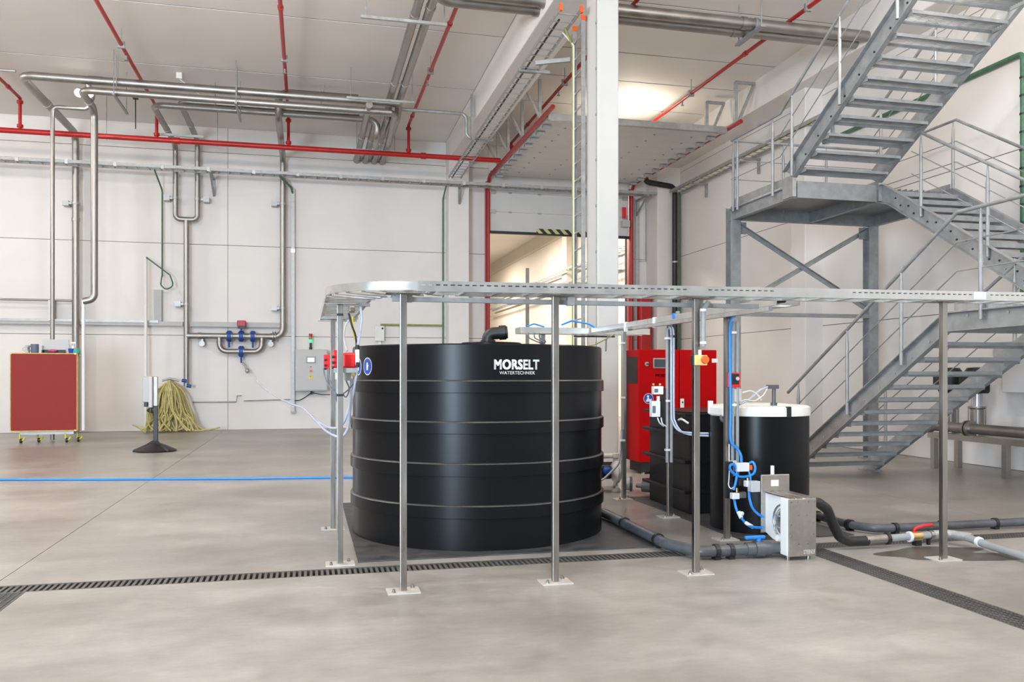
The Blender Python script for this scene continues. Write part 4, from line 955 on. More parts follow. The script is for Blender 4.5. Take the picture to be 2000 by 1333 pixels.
put('actuator_window', MB().box(-1.94, -1.74, YP - 0.15, YP - 0.135, 2.93, 3.02), 'black', ac)
for x in (-2.92, -1.03): put('wall_clamp', MB().box(x - 0.03, x + 0.03, YP, YW, 2.5, 2.72).cyl((x, YP - 0.05, 2.5), (x, YW, 2.5), 0.08, 10), 'galv', vm)
put('drain_tap', MB().tube([(-1.83, YP, 1.95), (-1.75, YP, 1.88), (-1.7, YP, 1.75)], 0.03, 8, 0.05).sphere((-1.68, YP, 1.72), 0.07), 'galv', vm)
# --- control cabinet
cc = thing('control_cabinet', 'pale grey wall control cabinet with screen and signal tower', 'cabinet', (0.12, 25.6, 1.7))
put('body', MB().bbox(-0.34, 0.59, 25.42, YW, 1.13, 2.35, 0.02), 'panel_grey', cc)
d_ = put('door', MB().bbox(-0.32, 0.57, 25.40, 25.43, 1.16, 2.32, 0.01), 'panel_grey', cc)
sc_ = put('screen_frame', MB().bbox(-0.03, 0.24, 25.38, 25.4, 1.95, 2.14, 0.008), 'galv_dark', d_)
put('screen', MB().box(0.01, 0.2, 25.376, 25.381, 1.985, 2.105), 'screen_lit', cc)
for z, m_, r_ in ((1.84, 'orange', 0.022), (1.72, 'orange', 0.034)): put('button', MB().cyl((0.1, 25.4, z), (0.1, 25.37, z), r_, 12), m_, d_)
put('warning_triangle', MB().poly([(0.02, 25.398, 1.5), (0.18, 25.398, 1.5), (0.1, 25.398, 1.63)], (0, -0.004, 0)), 'yellow', d_)
put('warning_bolt', MB().poly([(0.09, 25.392, 1.515), (0.112, 25.392, 1.56), (0.095, 25.392, 1.56), (0.108, 25.392, 1.6), (0.08, 25.392, 1.55), (0.1, 25.392, 1.55)], (0, -0.004, 0)), 'black', d_)
tw = put('signal_tower', MB().cyl((0.1, 25.6, 2.35), (0.1, 25.6, 2.42), 0.045, 10).cyl((0.1, 25.6, 2.42), (0.1, 25.6, 2.55), 0.035, 10), 'black', cc)
put('green_lamp', MB().cyl((0.1, 25.6, 2.56), (0.1, 25.6, 2.64), 0.05, 12), 'lamp_green', tw)
put('amber_lamp', MB().cyl((0.1, 25.6, 2.65), (0.1, 25.6, 2.72), 0.05, 12), 'olive', tw)
put('red_lamp', MB().cyl((0.1, 25.6, 2.73), (0.1, 25.6, 2.82), 0.05, 12), 'lamp_red', tw)
put('cable_gland', MB().cyl((0.12, 25.6, 1.13), (0.12, 25.6, 1.03), 0.03, 8), 'black', cc)
put('cable', MB().tube([(0.12, 25.6, 1.08), (-0.05, 25.65, 0.95), (-0.2, 25.7, 0.86), (-0.4, 25.72, 0.84)], 0.014, 6, 0.1).tube([(0.14, 25.6, 1.08), (0.4, 25.6, 1.02), (0.75, 25.5, 1.02)], 0.012, 6, 0.1), 'black', cc)
# --- hose heap on its hook
hk = thing('hose_heap', 'heap of yellowish hose hanging from a hook under the riser', 'hose', (-3.6, 25.35, 0))
put('hook', MB().tube([(-3.75, YW - 0.01, 1.42), (-3.75, 25.2, 1.42)], 0.04, 8).tube([(-3.95, 25.3, 1.44), (-3.75, 25.3, 1.5), (-3.5, 25.3, 1.44)], 0.03, 8, 0.1), 'galv', hk)
rnd = random.Random(3)
for k in range(58):
    xa = -3.75 + rnd.uniform(-0.22, 0.22); w_ = rnd.uniform(-1, 1)
    yb = 25.55 - rnd.uniform(0.05, 0.42)
    xe_ = -3.70 + w_ * 0.66; xe2 = xe_ + rnd.uniform(-0.25, 0.25)
    pts = [(xa, yb, 0.9 + rnd.uniform(0.2, 0.3)), (xa * 0.5 + -3.75 * 0.5, yb, 1.46 - abs(xa + 3.75) * 0.6), (xa + w_ * 0.22, yb - 0.05, 1.1), (xa + w_ * 0.4, yb - 0.05, 0.6), (xe_, yb - 0.08, 0.16 + rnd.uniform(0, 0.2)), (xe2, yb - 0.12, 0.04)]
    put('hose_strand', MB().tube(crom(pts, 4), 0.024, 6), 'hose_coil', hk)
put('hose_end', MB().tube([(-3.3, 25.2, 0.04), (-2.9, 25.1, 0.04), (-2.55, 25.15, 0.08), (-2.4, 25.2, 0.12)], 0.025, 6, 0.2), 'hose_coil', hk)
put('hose_end', MB().tube([(-4.2, 25.2, 0.04), (-4.5, 25.2, 0.12), (-4.7, 25.25, 0.22)], 0.028, 6, 0.2), 'hose_coil', hk)
put('hose_end', MB().tube([(-3.9, 25.1, 1.3), (-4.15, 25.05, 1.15), (-4.22, 25.05, 0.85), (-4.15, 25.05, 0.6)], 0.025, 6, 0.25), 'hose_coil', hk)
put('trigger_nozzle', MB().tube([(-4.2, 25.0, 0.9), (-4.18, 25.0, 0.7), (-4.28, 25.0, 0.6)], 0.04, 8, 0.05).tube([(-4.18, 25.0, 0.66), (-4.1, 25.0, 0.45), (-4.0, 25.0, 0.35)], 0.02, 6, 0.05), 'black', hk)
for p in ((-3.38, 25.4, 1.45), (-3.25, 25.35, 1.3)): put('blue_handle', MB().cyl((p[0] - 0.06, p[1], p[2]), (p[0] + 0.06, p[1], p[2] - 0.02), 0.05, 10), 'blue_valve', hk)
one('blue_hose', 'long blue hose lying straight across the floor at the left', 'hose', MB().tube([at(-120, 937.5, Z=0.018), at(200, 937, Z=0.018), at(450, 935.5, Z=0.018), at(684, 933, Z=0.018), (1.6, 13.3, 0.018)], 0.017, 8), 'hose_blue')

# ================================================================ red panel cart and its load
cx0, cx1, cy0, cy1 = -6.74, -5.29, 21.9, 22.2
ca = thing('panel_cart', 'tall red felt covered cart with wooden edging on yellow casters', 'cart', ((cx0 + cx1) / 2, 22.1, 0))
put('panel', MB().bbox(cx0 + 0.022, cx1 - 0.022, cy0, cy0 + 0.03, 0.295, 2.095, 0.01), 'red_felt', ca)
put('panel', MB().bbox(cx0 + 0.04, cx1 - 0.04, cy1 - 0.03, cy1, 0.31, 2.08, 0.01), 'red_felt', ca)
for a_ in ((cx0, cx0 + 0.025, 0.27, 2.12), (cx1 - 0.025, cx1, 0.27, 2.12)): put('edge_strip', MB().bbox(a_[0], a_[1], cy0 - 0.01, cy0 + 0.05, a_[2], a_[3], 0.01), 'wood', ca)
for a_ in ((0.27, 0.297), (2.093, 2.12)): put('edge_strip', MB().bbox(cx0, cx1, cy0 - 0.01, cy1 + 0.01, a_[0], a_[1], 0.01), 'wood', ca)
for x in (cx0 + 0.01, cx1 - 0.03): put('side_board', MB().box(x, x + 0.02, cy0 + 0.05, cy1, 0.32, 2.07), 'grey_box', ca)
for x in (cx0 + 0.03, cx1 - 0.05):
    for z in (0.29, 2.1): put('corner_screw', MB().cyl((x, cy0 - 0.01, z), (x, cy0 - 0.02, z), 0.018, 8), 'brass', ca)
put('under_frame', MB().box(cx0 + 0.2, cx1 - 0.1, cy0 + 0.05, cy0 + 0.1, 0.2, 0.27).box(cx0 + 0.2, cx1 - 0.1, cy1 - 0.1, cy1 - 0.05, 0.2, 0.27), 'galv', ca)
for x, y in ((cx0 + 0.22, cy0 + 0.06), (cx1 - 0.25, cy0 + 0.06), (cx1 - 0.04, cy1 - 0.06), (cx0 + 0.55, cy1 - 0.06)):
    c_ = put('caster', MB().cyl((x - 0.02, y, 0.055), (x + 0.02, y, 0.055), 0.055, 14), 'black', ca)
    put('fork', MB().tube([(x - 0.03, y, 0.22), (x - 0.03, y, 0.08), (x + 0.05, y, 0.06), (x + 0.08, y, 0.14)], 0.022, 8, 0.05), 'lime', c_)
zc = 2.12
one('grey_mug', 'dark grey mug standing on the red panel cart', 'mug', MB().lathe((-6.240, 22.0, zc), [(0.001, 0.0), (0.075, 0.0), (0.085, 0.02), (0.085, 0.21), (0.075, 0.21), (0.07, 0.03), (0.001, 0.03)], 18).tube([(-6.320, 22.0, zc + 0.16), (-6.380, 22.0, zc + 0.14), (-6.380, 22.0, zc + 0.07), (-6.320, 22.0, zc + 0.05)], 0.014, 6, 0.04), 'slate')
one('grey_jug', 'pale grey jug at the left on the red panel cart', 'jug', MB().lathe((-6.420, 22.08, zc), [(0.001, 0.0), (0.05, 0.0), (0.055, 0.02), (0.05, 0.16), (0.058, 0.18), (0.048, 0.18), (0.045, 0.03), (0.001, 0.03)], 16).tube([(-6.460, 22.08, zc + 0.14), (-6.520, 22.08, zc + 0.12), (-6.510, 22.08, zc + 0.06), (-6.470, 22.08, zc + 0.04)], 0.012, 6, 0.03), 'panel_grey')
one('white_carton', 'white open carton standing upright on the red panel cart', 'box', MB().bbox(-6.120, -5.540, 22.13, 22.18, zc, zc + 0.33, 0.005).bbox(-6.120, -6.090, 22.04, 22.18, zc, zc + 0.18, 0.005), 'panel_grey')
one('black_tray', 'flat black tray in front of the white carton', 'tray', MB().box(-6.080, -5.600, 21.94, 22.08, zc, zc + 0.012).box(-6.080, -6.060, 21.94, 22.08, zc, zc + 0.07).box(-6.080, -5.600, 22.06, 22.08, zc, zc + 0.08), 'black')
one('pink_cloth', 'crumpled pink cloth lying in the black tray', 'cloth', MB().sphere((-5.860, 22.0, zc + 0.05), 0.05, 2.0, 1.0, 0.75, 10, 6), mat('pink', (0.55, 0.06, 0.16), 0.8, var=0.2, scale=20))
one('glass_bottle', 'pale bottle leaning between carton and bowl', 'bottle', MB().lathe((-5.540, 22.1, zc), [(0.001, 0.0), (0.04, 0.0), (0.045, 0.02), (0.042, 0.16), (0.02, 0.22), (0.018, 0.3), (0.001, 0.3)], 14), 'panel_grey')
one('spray_head', 'small pale spray head beside the pale bottle', 'sprayer', MB().lathe((-5.440, 22.12, zc), [(0.001, 0.0), (0.035, 0.0), (0.038, 0.15), (0.012, 0.2), (0.012, 0.24), (0.001, 0.24)], 12).box(-5.480, -5.380, 22.1, 22.14, zc + 0.23, zc + 0.27), 'white_pe')
one('navy_bowl', 'navy bowl tucked behind the green bowl', 'bowl', MB().lathe((-5.450, 22.0, zc), [(0.001, 0.0), (0.05, 0.0), (0.075, 0.11), (0.068, 0.11), (0.045, 0.02), (0.001, 0.02)], 18), 'blue_sign')
one('green_bowl', 'green bowl turned upside down at the right on the cart', 'bowl', MB().lathe((-5.330, 21.98, zc), [(0.085, 0.0), (0.08, 0.06), (0.06, 0.115), (0.001, 0.12)], 18), 'teal')
# ================================================================ hand hygiene stand
sx_, sy_ = -3.08, 18.96
sd = thing('dispenser_stand', 'black floor stand with two grey dispensers near the back wall', 'stand', (sx_, sy_, 0))
put('base', MB().lathe((sx_, sy_, 0), [(0.44, 0.0), (0.45, 0.02), (0.43, 0.05), (0.2, 0.15), (0.07, 0.23), (0.001, 0.23)], 3, False, math.radians(-48)).lathe((sx_, sy_, 0), [(0.001, 0.0), (0.4, 0.0), (0.41, 0.03), (0.2, 0.13), (0.001, 0.2)], 24), 'black', sd)
put('pole', MB().bbox(sx_ - 0.05, sx_ + 0.04, sy_ - 0.03, sy_ + 0.03, 0.15, 1.0, 0.008), 'black', sd)
put('back_panel', MB().bbox(sx_ - 0.05, sx_ + 0.04, sy_ - 0.04, sy_ + 0.02, 0.95, 1.57, 0.01), 'bronze', sd)
dd = put('dispenser', MB().bbox(sx_ - 0.25, sx_ - 0.07, sy_ - 0.1, sy_ + 0.06, 1.03, 1.57, 0.02), 'grey_box', sd)
put('nozzle', MB().bbox(sx_ - 0.22, sx_ - 0.14, sy_ - 0.09, sy_ - 0.01, 0.94, 1.03, 0.015), 'black', dd)
dd = put('dispenser', MB().bbox(sx_ - 0.13, sx_ - 0.05, sy_ - 0.12, sy_ + 0.04, 0.92, 1.57, 0.02), 'panel_grey', sd)
put('nozzle', MB().bbox(sx_ - 0.12, sx_ - 0.06, sy_ - 0.11, sy_ - 0.04, 0.82, 0.92, 0.015), 'black', dd)
# ================================================================ right wall services
rg = thing('cable_conduit', 'green cable conduit climbing along the right wall behind the stair', 'conduit', (11.5, 14, 6.9))
put('wall_run', MB().tube([(11.48, 17.1, 6.92), (11.48, 11.56, 6.92), (11.48, 11.56, 2.4)], 0.045, 8, 0.1), 'green', rg)
for k in range(14): put('tie', MB().cyl((11.48, 11.56, 2.6 + k * 0.3), (11.48, 11.56, 2.63 + k * 0.3), 0.055, 8), 'black', rg)
one('wall_cabinet', 'grey wall cabinet with a dark vent grid under the stair landing', 'cabinet', MB().bbox(11.2, XW, 10.7, 11.9, 1.55, 2.15, 0.01).box(11.19, 11.2, 11.2, 11.4, 1.8, 2.0), 'grey_box')

# ================================================================ ribbed black tank
RX0, RX1, RY0, RY1, RH = 4.24, 5.22, 8.88, 10.06, 1.15
rt = thing('ribbed_tank', 'square black ribbed tank behind the small round tank', 'tank', (4.75, 9.5, 0.011))
put('body', MB().bbox(RX0, RX1, RY0, RY1, 0.011, RH, 0.012), 'black_pe', rt)
for z in (0.26, 0.605, 0.925): put('rib', MB().bbox(RX0 - 0.075, RX1 + 0.02, RY0 - 0.02, RY1 + 0.06, z - 0.02, z + 0.02, 0.008), 'black_pe', rt)
put('rim', MB().bbox(RX0 - 0.07, RX1 + 0.02, RY0 - 0.02, RY1 + 0.06, RH - 0.012, RH + 0.012, 0.006), 'black_pe', rt)
put('lid', MB().bbox(RX0 - 0.02, RX1, RY0, RY1, RH + 0.012, RH + 0.03, 0.006), 'black_pe', rt)
put('lifting_loop', MB().tube([(RX0 - 0.02, 9.05, RH - 0.05), (RX0 - 0.09, 9.0, RH - 0.07), (RX0 - 0.09, 8.9, RH - 0.05), (RX0 - 0.02, 8.88, RH - 0.1)], 0.012, 6, 0.03), 'white', rt)
# ================================================================ small round tank
CX, CY, CR = 4.62, 8.03, 0.502
rd = thing('dosing_tank', 'small round black tank with a white screw lid', 'tank', (CX, CY, 0.011))
put('shell', MB().lathe((CX, CY, 0), [(0.001, 0.011), (CR, 0.011), (CR, 1.2), (0.001, 1.2)], 64, split=True), 'black_pe', rd)
ld = put('lid', MB().lathe((CX, CY, 0), [(CR - 0.01, 1.185), (CR + 0.012, 1.185), (CR + 0.014, 1.20), (CR + 0.012, 1.268), (CR - 0.015, 1.285), (CR - 0.05, 1.288), (0.3, 1.29), (0.29, 1.30), (0.001, 1.302)], 64, split=True), 'white_pe', rd)
sp_ = at(1525, 790, fw=8.5)
put('lid_notch', MB().box(sp_.x + 0.0, sp_.x + 0.042, 7.50, 7.60, 1.18, 1.285), 'black', ld)
put('level_probe', MB().cyl((sp_.x - 0.02, 7.72, 1.29), (sp_.x - 0.02, 7.72, 1.49), 0.02, 10).cyl((sp_.x - 0.02, 7.72, 1.29), (sp_.x - 0.02, 7.72, 1.32), 0.034, 10).box(sp_.x - 0.09, sp_.x + 0.02, 7.69, 7.75, 1.46, 1.5), 'pvc', rd)
put('probe_cable', MB().tube([(sp_.x - 0.09, 7.72, 1.48), (sp_.x - 0.2, 7.68, 1.45), (sp_.x - 0.36, 7.6, 1.36), (sp_.x - 0.5, 7.55, 1.31)], 0.012, 6, 0.1), 'hose_clear', rd)
put('probe_cable', MB().tube([(sp_.x - 0.09, 7.72, 1.47), (sp_.x - 0.17, 7.66, 1.4), (sp_.x - 0.3, 7.6, 1.34), (sp_.x - 0.45, 7.56, 1.36), (sp_.x - 0.52, 7.55, 1.3)], 0.006, 6, 0.1), 'white', rd)
wt = thing('filler_cap', 'white angular filler cap between the ribbed tank and the round tank', 'container', (4.02, 8.2, 1.1))
put('body', MB().bbox(4.06, 4.2, 7.75, 8.05, 1.18, 1.28, 0.02), 'white_pe', wt)
put('cap', MB().cyl((4.10, 8.1, 1.2), (4.10, 8.1, 1.33), 0.028, 10), 'white_pe', wt)
put('hook', MB().tube([(4.08, 7.8, 1.19), (4.06, 7.8, 1.15), (4.12, 7.78, 1.12), (4.14, 7.78, 1.06)], 0.02, 8, 0.03), 'pvc', wt)
# ================================================================ red cabinet
KX0, KX1, KY0, KY1 = 5.17, 6.53, 12.68, 13.26
rc = thing('red_cabinet', 'tall glossy red machine cabinet behind the ribbed tank', 'cabinet', (5.85, 12.95, 0))
put('body', MB().bbox(KX0, KX1, KY0 + 0.02, KY1, 0.2, 2.01, 0.01), 'red_cab', rc)
mid = at(1327, 700, Y=KY0).x
for x0, x1 in ((KX0, mid - 0.004), (mid + 0.004, KX1)): put('door', MB().bbox(x0 + 0.002, x1 - 0.002, KY0, KY0 + 0.02, 0.2, 2.01, 0.005), 'red_cab', rc)
put('plinth', MB().box(KX0 + 0.06, KX1 - 0.03, KY0 + 0.05, KY1 - 0.03, 0.03, 0.2), 'black', rc)
for x in (KX0 + 0.1, KX1 - 0.08): put('foot', MB().cyl((x, KY0 + 0.08, 0), (x, KY0 + 0.08, 0.2), 0.03, 10), 'galv_dark', rc)
def pxr(u0, u1, v0, v1, Y):
    a_, b_ = at(u0, v0, Y=Y), at(u1, v1, Y=Y); zz = (at((u0 + u1) / 2, v0, Y=Y).z, at((u0 + u1) / 2, v1, Y=Y).z)
    return a_.x, b_.x, min(zz), max(zz)
x0, x1, z0, z1 = pxr(1275, 1303, 700, 720, KY0)
sf = put('screen_frame', MB().bbox(x0, x1, KY0 - 0.02, KY0, z0, z1, 0.006), 'galv_dark', rc)
put('screen', MB().box(x0 + 0.02, x1 - 0.02, KY0 - 0.023, KY0 - 0.019, z0 + 0.02, z1 - 0.02), 'screen', sf)
p = at(1263, 711.5, Y=KY0); sw = put('main_switch', MB().cyl((p.x, KY0, p.z), (p.x, KY0 - 0.02, p.z), 0.035, 14), 'galv', rc)
put('switch_lever', MB().box(p.x - 0.01, p.x + 0.05, KY0 - 0.04, KY0 - 0.02, p.z - 0.01, p.z + 0.01), 'black', sw)
p = at(1297, 734, Y=KY0); me = text_mesh('MORSELT', 0.07, 0.02, 0.001)
for v in me.vertices: v.co = (p.x + v.co.x, KY0 - 0.002 - v.co.z, p.z + v.co.y)
put('lettering', me, 'print_dark', rc)
p = at(1266.5, 779, Y=KY0)
mp_ = Matrix.Translation((p.x, KY0 - 0.002, p.z)) @ Matrix.Rotation(math.radians(90), 4, 'X')
def xfm(mb, mt): 
    mb.v = [mt @ v for v in mb.v]; return mb
sg = put('safety_sign', xfm(disc_mesh(0.085), mp_), 'print_white', rc)
put('sign_field', xfm(disc_mesh(0.078, dz=0.001), mp_), 'blue_sign', sg)
put('pictogram', xfm(disc_mesh(0.02, 16, 2, 0.002), mp_ @ Matrix.Translation((-0.01, 0.035, 0))), 'print_white', sg)
put('pictogram', xfm(flat([(-0.05, -0.05), (-0.02, 0.012), (0.01, 0.012), (0.015, -0.012), (0.055, 0.0), (0.05, -0.04), (0.0, -0.05)], 0.002), mp_), 'print_white', sg)
x0, x1, z0, z1 = pxr(1328, 1335, 779, 801, KY0); hd = put('door_handle', MB().bbox(x0, x1, KY0 - 0.03, KY0, z0, z1, 0.008), 'white', rc)
put('lock', MB().cyl(((x0 + x1) / 2, KY0 - 0.03, z1 - 0.06), ((x0 + x1) / 2, KY0 - 0.035, z1 - 0.06), 0.014, 10), 'black', hd)
x0, x1, z0, z1 = pxr(1390, 1402, 701, 709, KY0); put('badge', MB().bbox(x0, x1, KY0 - 0.01, KY0, z0, z1, 0.008), 'white', rc)
put('side_window', MB().box(KX0 - 0.004, KX0, KY0 + 0.07, KY1 - 0.05, 1.46, 1.90), 'black', rc)
# ================================================================ STEINLE hose pump
PX0, PX1, PY0, PY1 = 4.016, 4.285, 6.49, 6.94
sp = thing('hose_pump', 'white hose pump with bolted steel front cover on the floor', 'pump', (4.15, 6.7, 0))
fc = put('front_cover', MB().bbox(PX0 + 0.002, PX1, PY0, PY0 + 0.012, 0.035, 0.53, 0.004), 'steel_plate', sp)
for bx, bz in ((0.1, 0.95), (0.32, 0.95), (0.72, 0.95), (0.93, 0.95), (0.35, 0.72), (0.66, 0.72), (0.1, 0.56), (0.9, 0.58), (0.1, 0.36), (0.9, 0.38), (0.36, 0.22), (0.68, 0.22)):
    x = PX0 + bx * (PX1 - PX0); z = 0.035 + bz * 0.495
    put('cover_bolt', MB().cyl((x, PY0, z), (x, PY0 - 0.006, z), 0.008, 8), 'steel', fc)
me = text_mesh('STEINLE', 0.05, 0.0, 0.0006)
for v in me.vertices: v.co = (PX1 - 0.068 + v.co.x * 0.62, PY0 - 0.001 - v.co.z, 0.07 + v.co.y)
put('lettering', me, 'etched', fc)
put('housing', MB().bbox(PX0, PX1, PY0 + 0.012, PY0 + 0.135, 0.035, 0.53, 0.01), 'white', sp)
XR_ = PX0 + 0.045
hp = [(XR_, PY0 + 0.135, 0.12), (XR_, PY0 + 0.135, 0.53), (XR_, PY1, 0.53), (XR_, PY1, 0.17), (XR_, PY1 - 0.12, 0.13)]
put('rear_housing', MB().poly(hp, (0.21, 0, 0)), 'white', sp)
put('rotor_ring', MB().tube([(XR_ - 0.008, PY0 + 0.15 + 0.15 * math.cos(g_), 0.31 + 0.15 * math.sin(g_)) for g_ in [math.radians(-88 + 16 * i) for i in range(12)]], 0.010, 8), 'silver', sp)
put('rotor_cover', MB().sphere((XR_, PY0 + 0.15, 0.31), 0.125, 0.3, 1, 1.0, 24, 14), 'silver', sp)
for z in (0.26, 0.36): put('rotor_rib', MB().tube([(XR_ - 0.036, PY0 + 0.16, z), (XR_ - 0.028, PY0 + 0.24, z), (XR_ - 0.006, PY0 + 0.285, z)], 0.006, 6, 0.03), 'galv_dark', sp)
put('drain_plug', MB().cyl((XR_, PY0 + 0.19, 0.155), (XR_ - 0.04, PY0 + 0.19, 0.165), 0.03, 12), 'white', sp)
for k, x in enumerate((PX0 + 0.05, PX0 + 0.12, PX0 + 0.2, PX0 + 0.25)): put('top_strip', MB().box(x - 0.025, x + 0.02, PY0 + 0.005, PY1 - 0.01, 0.53, 0.54), 'steel_plate', sp)
bp_ = put('back_plate', MB().bbox(PX0 + 0.0, PX0 + 0.29, PY1, PY1 + 0.02, 0.16, 0.69, 0.006), 'steel_plate', sp)
put('rating_label', MB().box(PX0 + 0.1, PX0 + 0.175, PY1 - 0.003, PY1, 0.585, 0.64), 'print_white', bp_)
put('white_knob', MB().cyl((PX0 + 0.12, PY1 + 0.01, 0.69), (PX0 + 0.12, PY1 + 0.01, 0.77), 0.017, 10), 'white', bp_)
for x, y in ((PX0 + 0.03, PY0 + 0.06), (PX1 - 0.04, PY0 + 0.06), (PX1 - 0.04, PY1 - 0.05)): put('foot', MB().cyl((x, y, 0), (x, y, 0.04), 0.02, 10), 'steel', sp)
# ================================================================ floor pipes
pv = thing('suction_pipe', 'dark grey plastic pipe from the big tank to the hose pump', 'pipe', (3.2, 7.5, 0.06))
put('pipe_run', MB().tube([(3.02, 9.05, 0.075), (3.2, 8.9, 0.07), (3.16, 7.1, 0.07), (3.3, 6.72, 0.07), (4.05, 6.66, 0.08)], 0.05, 16, 0.12), 'pvc', pv)
for (x, y, dx, dy) in ((3.185, 8.2, 0, 1), (3.165, 7.3, 0, 1), (3.45, 6.71, 1, 0), (3.58, 6.70, 1, 0)):
    put('pipe_clip', MB().cyl((x - dx * 0.02, y - dy * 0.02, 0.07), (x + dx * 0.02, y + dy * 0.02, 0.07), 0.062, 14).box(x - 0.025, x + 0.025, y - 0.04, y + 0.04, 0.0, 0.03), 'black', pv)
vv = put('ball_valve', MB().cyl((3.80, 6.68, 0.078), (3.88, 6.675, 0.078), 0.072, 18).cyl((3.72, 6.685, 0.078), (3.95, 6.672, 0.078), 0.06, 18), 'pvc', pv)
put('valve_handle', MB().cyl((3.84, 6.68, 0.13), (3.84, 6.68, 0.175), 0.022, 10).bbox(3.71, 3.90, 6.66, 6.70, 0.165, 0.195, 0.01), 'blue', vv)
pr = thing('pressure_hose', 'thick black hose leaving the hose pump', 'hose', (4.6, 6.7, 0.07))
put('hose', MB().tube([(4.27, 6.62, 0.48), (4.40, 6.64, 0.47), (4.52, 6.68, 0.40), (4.6, 6.72, 0.27), (4.70, 6.76, 0.13), (4.82, 6.8, 0.075), (5.02, 6.8, 0.07)], 0.045, 14, 0.09), 'black', pr)
dv = thing('discharge_pipe', 'steel and grey plastic pipe with a red lever valve on the floor', 'pipe', (5.5, 6.8, 0.07))
put('pipe_run', MB().tube([(5.0, 6.8, 0.075), (5.84, 6.82, 0.095)], 0.034, 14), 'pvc_grey', dv)
put('coupling', MB().cyl((5.0, 6.8, 0.075), (5.22, 6.805, 0.08), 0.044, 14), 'steel_pipe', dv)
put('coupling', MB().cyl((5.22, 6.805, 0.08), (5.25, 6.805, 0.08), 0.055, 14), 'black', dv)
put('coupling', MB().cyl((5.47, 6.81, 0.085), (5.49, 6.81, 0.085), 0.05, 14), 'white', dv)
bv = put('ball_valve', MB().cyl((5.49, 6.81, 0.085), (5.6, 6.812, 0.088), 0.048, 8), 'brass', dv)
put('valve_lever', MB().tube([(5.53, 6.81, 0.13), (5.53, 6.80, 0.16), (5.62, 6.80, 0.185), (5.72, 6.80, 0.19)], 0.014, 8, 0.03), 'red_pump', bv)
put('hose_clamp', MB().cyl((5.7, 6.815, 0.09), (5.73, 6.815, 0.09), 0.045, 14), 'steel', dv)
put('coupling', MB().tube([(5.74, 6.815, 0.092), (5.9, 6.8, 0.095), (6.0, 6.62, 0.09)], 0.042, 14, 0.08), 'galv', dv)
put('hose_run', MB().tube([(5.97, 6.68, 0.09), (5.98, 6.4, 0.06), (5.94, 5.6, 0.04), (5.9, 4.0, 0.036)], 0.035, 12, 0.2), 'pvc_grey', dv)
put('hose_clamp', MB().cyl((5.975, 6.52, 0.075), (5.975, 6.49, 0.072), 0.045, 14), 'white', dv)
put('support_foot', MB().box(5.53, 5.59, 6.78, 6.84, 0.0, 0.05).box(5.68, 5.7, 6.8, 6.83, 0, 0.06), 'black', dv)
bk = thing('return_pipe', 'dark plastic pipe on the floor behind the red lever valve', 'pipe', (6.0, 7.35, 0.05))
put('pipe_run', MB().tube([(5.42, 8.35, 0.06), (5.42, 7.6, 0.06), (5.55, 7.36, 0.06), (11.2, 7.32, 0.06)], 0.042, 14, 0.15), 'pvc', bk)
for x in (5.75, 6.3, 6.95, 7.6): put('pipe_clip', MB().cyl((x - 0.02, 7.355, 0.06), (x + 0.02, 7.355, 0.06), 0.054, 12).box(x - 0.025, x + 0.025, 7.32, 7.39, 0, 0.03), 'black', bk)
for y in (8.2, 7.62): put('pipe_clip', MB().cyl((5.42, y - 0.03, 0.06), (5.42, y + 0.03, 0.06), 0.056, 12).box(5.39, 5.45, y - 0.03, y + 0.03, 0, 0.03), 'black', bk)
rnd = random.Random(5)
def blob(cx, cy, rx, ry, n=40, k=0.22):
    ph = [rnd.uniform(0, 6.28) for _ in range(5)]
    return [(cx + rx * (1 + k * sum(math.sin((j + 2) * 6.283 * i / n + ph[j]) / (j + 1.5) for j in range(5))) * math.cos(6.283 * i / n), cy + ry * (1 + k * sum(math.sin((j + 2) * 6.283 * i / n + ph[j]) / (j + 1.5) for j in range(5))) * math.sin(6.283 * i / n), 0.0015) for i in range(n)]
b = blob(5.55, 6.42, 0.62, 0.27, 60, 0.4)
one('puddle', 'dark wet puddle under the pipe with the red lever', 'puddle', MB().add(b, [tuple(range(len(b)))]), 'floor_wet')
# ================================================================ white diaphragm pump
dp_ = thing('diaphragm_pump', 'white double diaphragm pump on the floor between big tank and red cabinet', 'pump', (3.85, 10.9, 0))
for x in (3.68, 4.12):
    mf = put('manifold', MB().lathe((x, 10.95, 0), [(0.001, 0.0), (0.07, 0.0), (0.07, 0.03), (0.035, 0.06), (0.035, 0.45), (0.06, 0.47), (0.06, 0.52), (0.001, 0.53)], 14), 'pump_white', dp_)
    put('chamber', MB().lathe((x, 10.93, 0.27), [(0.001, -0.07), (0.1, -0.06), (0.155, -0.02), (0.155, 0.02), (0.1, 0.05), (0.001, 0.06)], 18, axis='x'), 'pump_white', mf)
    put('chamber_rib', MB().bar((x - 0.06, 10.86, 0.1), (x + 0.06, 10.86, 0.44), 0.03, 0.03), 'pump_white', mf)
put('centre_block', MB().bbox(3.76, 4.04, 10.88, 11.02, 0.18, 0.36, 0.02), 'black', dp_)
put('cross_tube', MB().cyl((3.68, 10.95, 0.49), (4.12, 10.95, 0.49), 0.035, 12).cyl((3.68, 10.95, 0.04), (4.12, 10.95, 0.04), 0.035, 12), 'pump_white', dp_)
put('air_motor', MB().sphere((3.96, 10.86, 0.3), 0.06), 'blue_valve', dp_)
fg = put('outlet_flange', MB().cyl((4.16, 10.82, 0.12), (4.26, 10.78, 0.12), 0.085, 16), 'panel_grey', dp_)
put('flange_disc', MB().cyl((4.26, 10.78, 0.12), (4.29, 10.77, 0.12), 0.1, 16), 'pvc', fg)
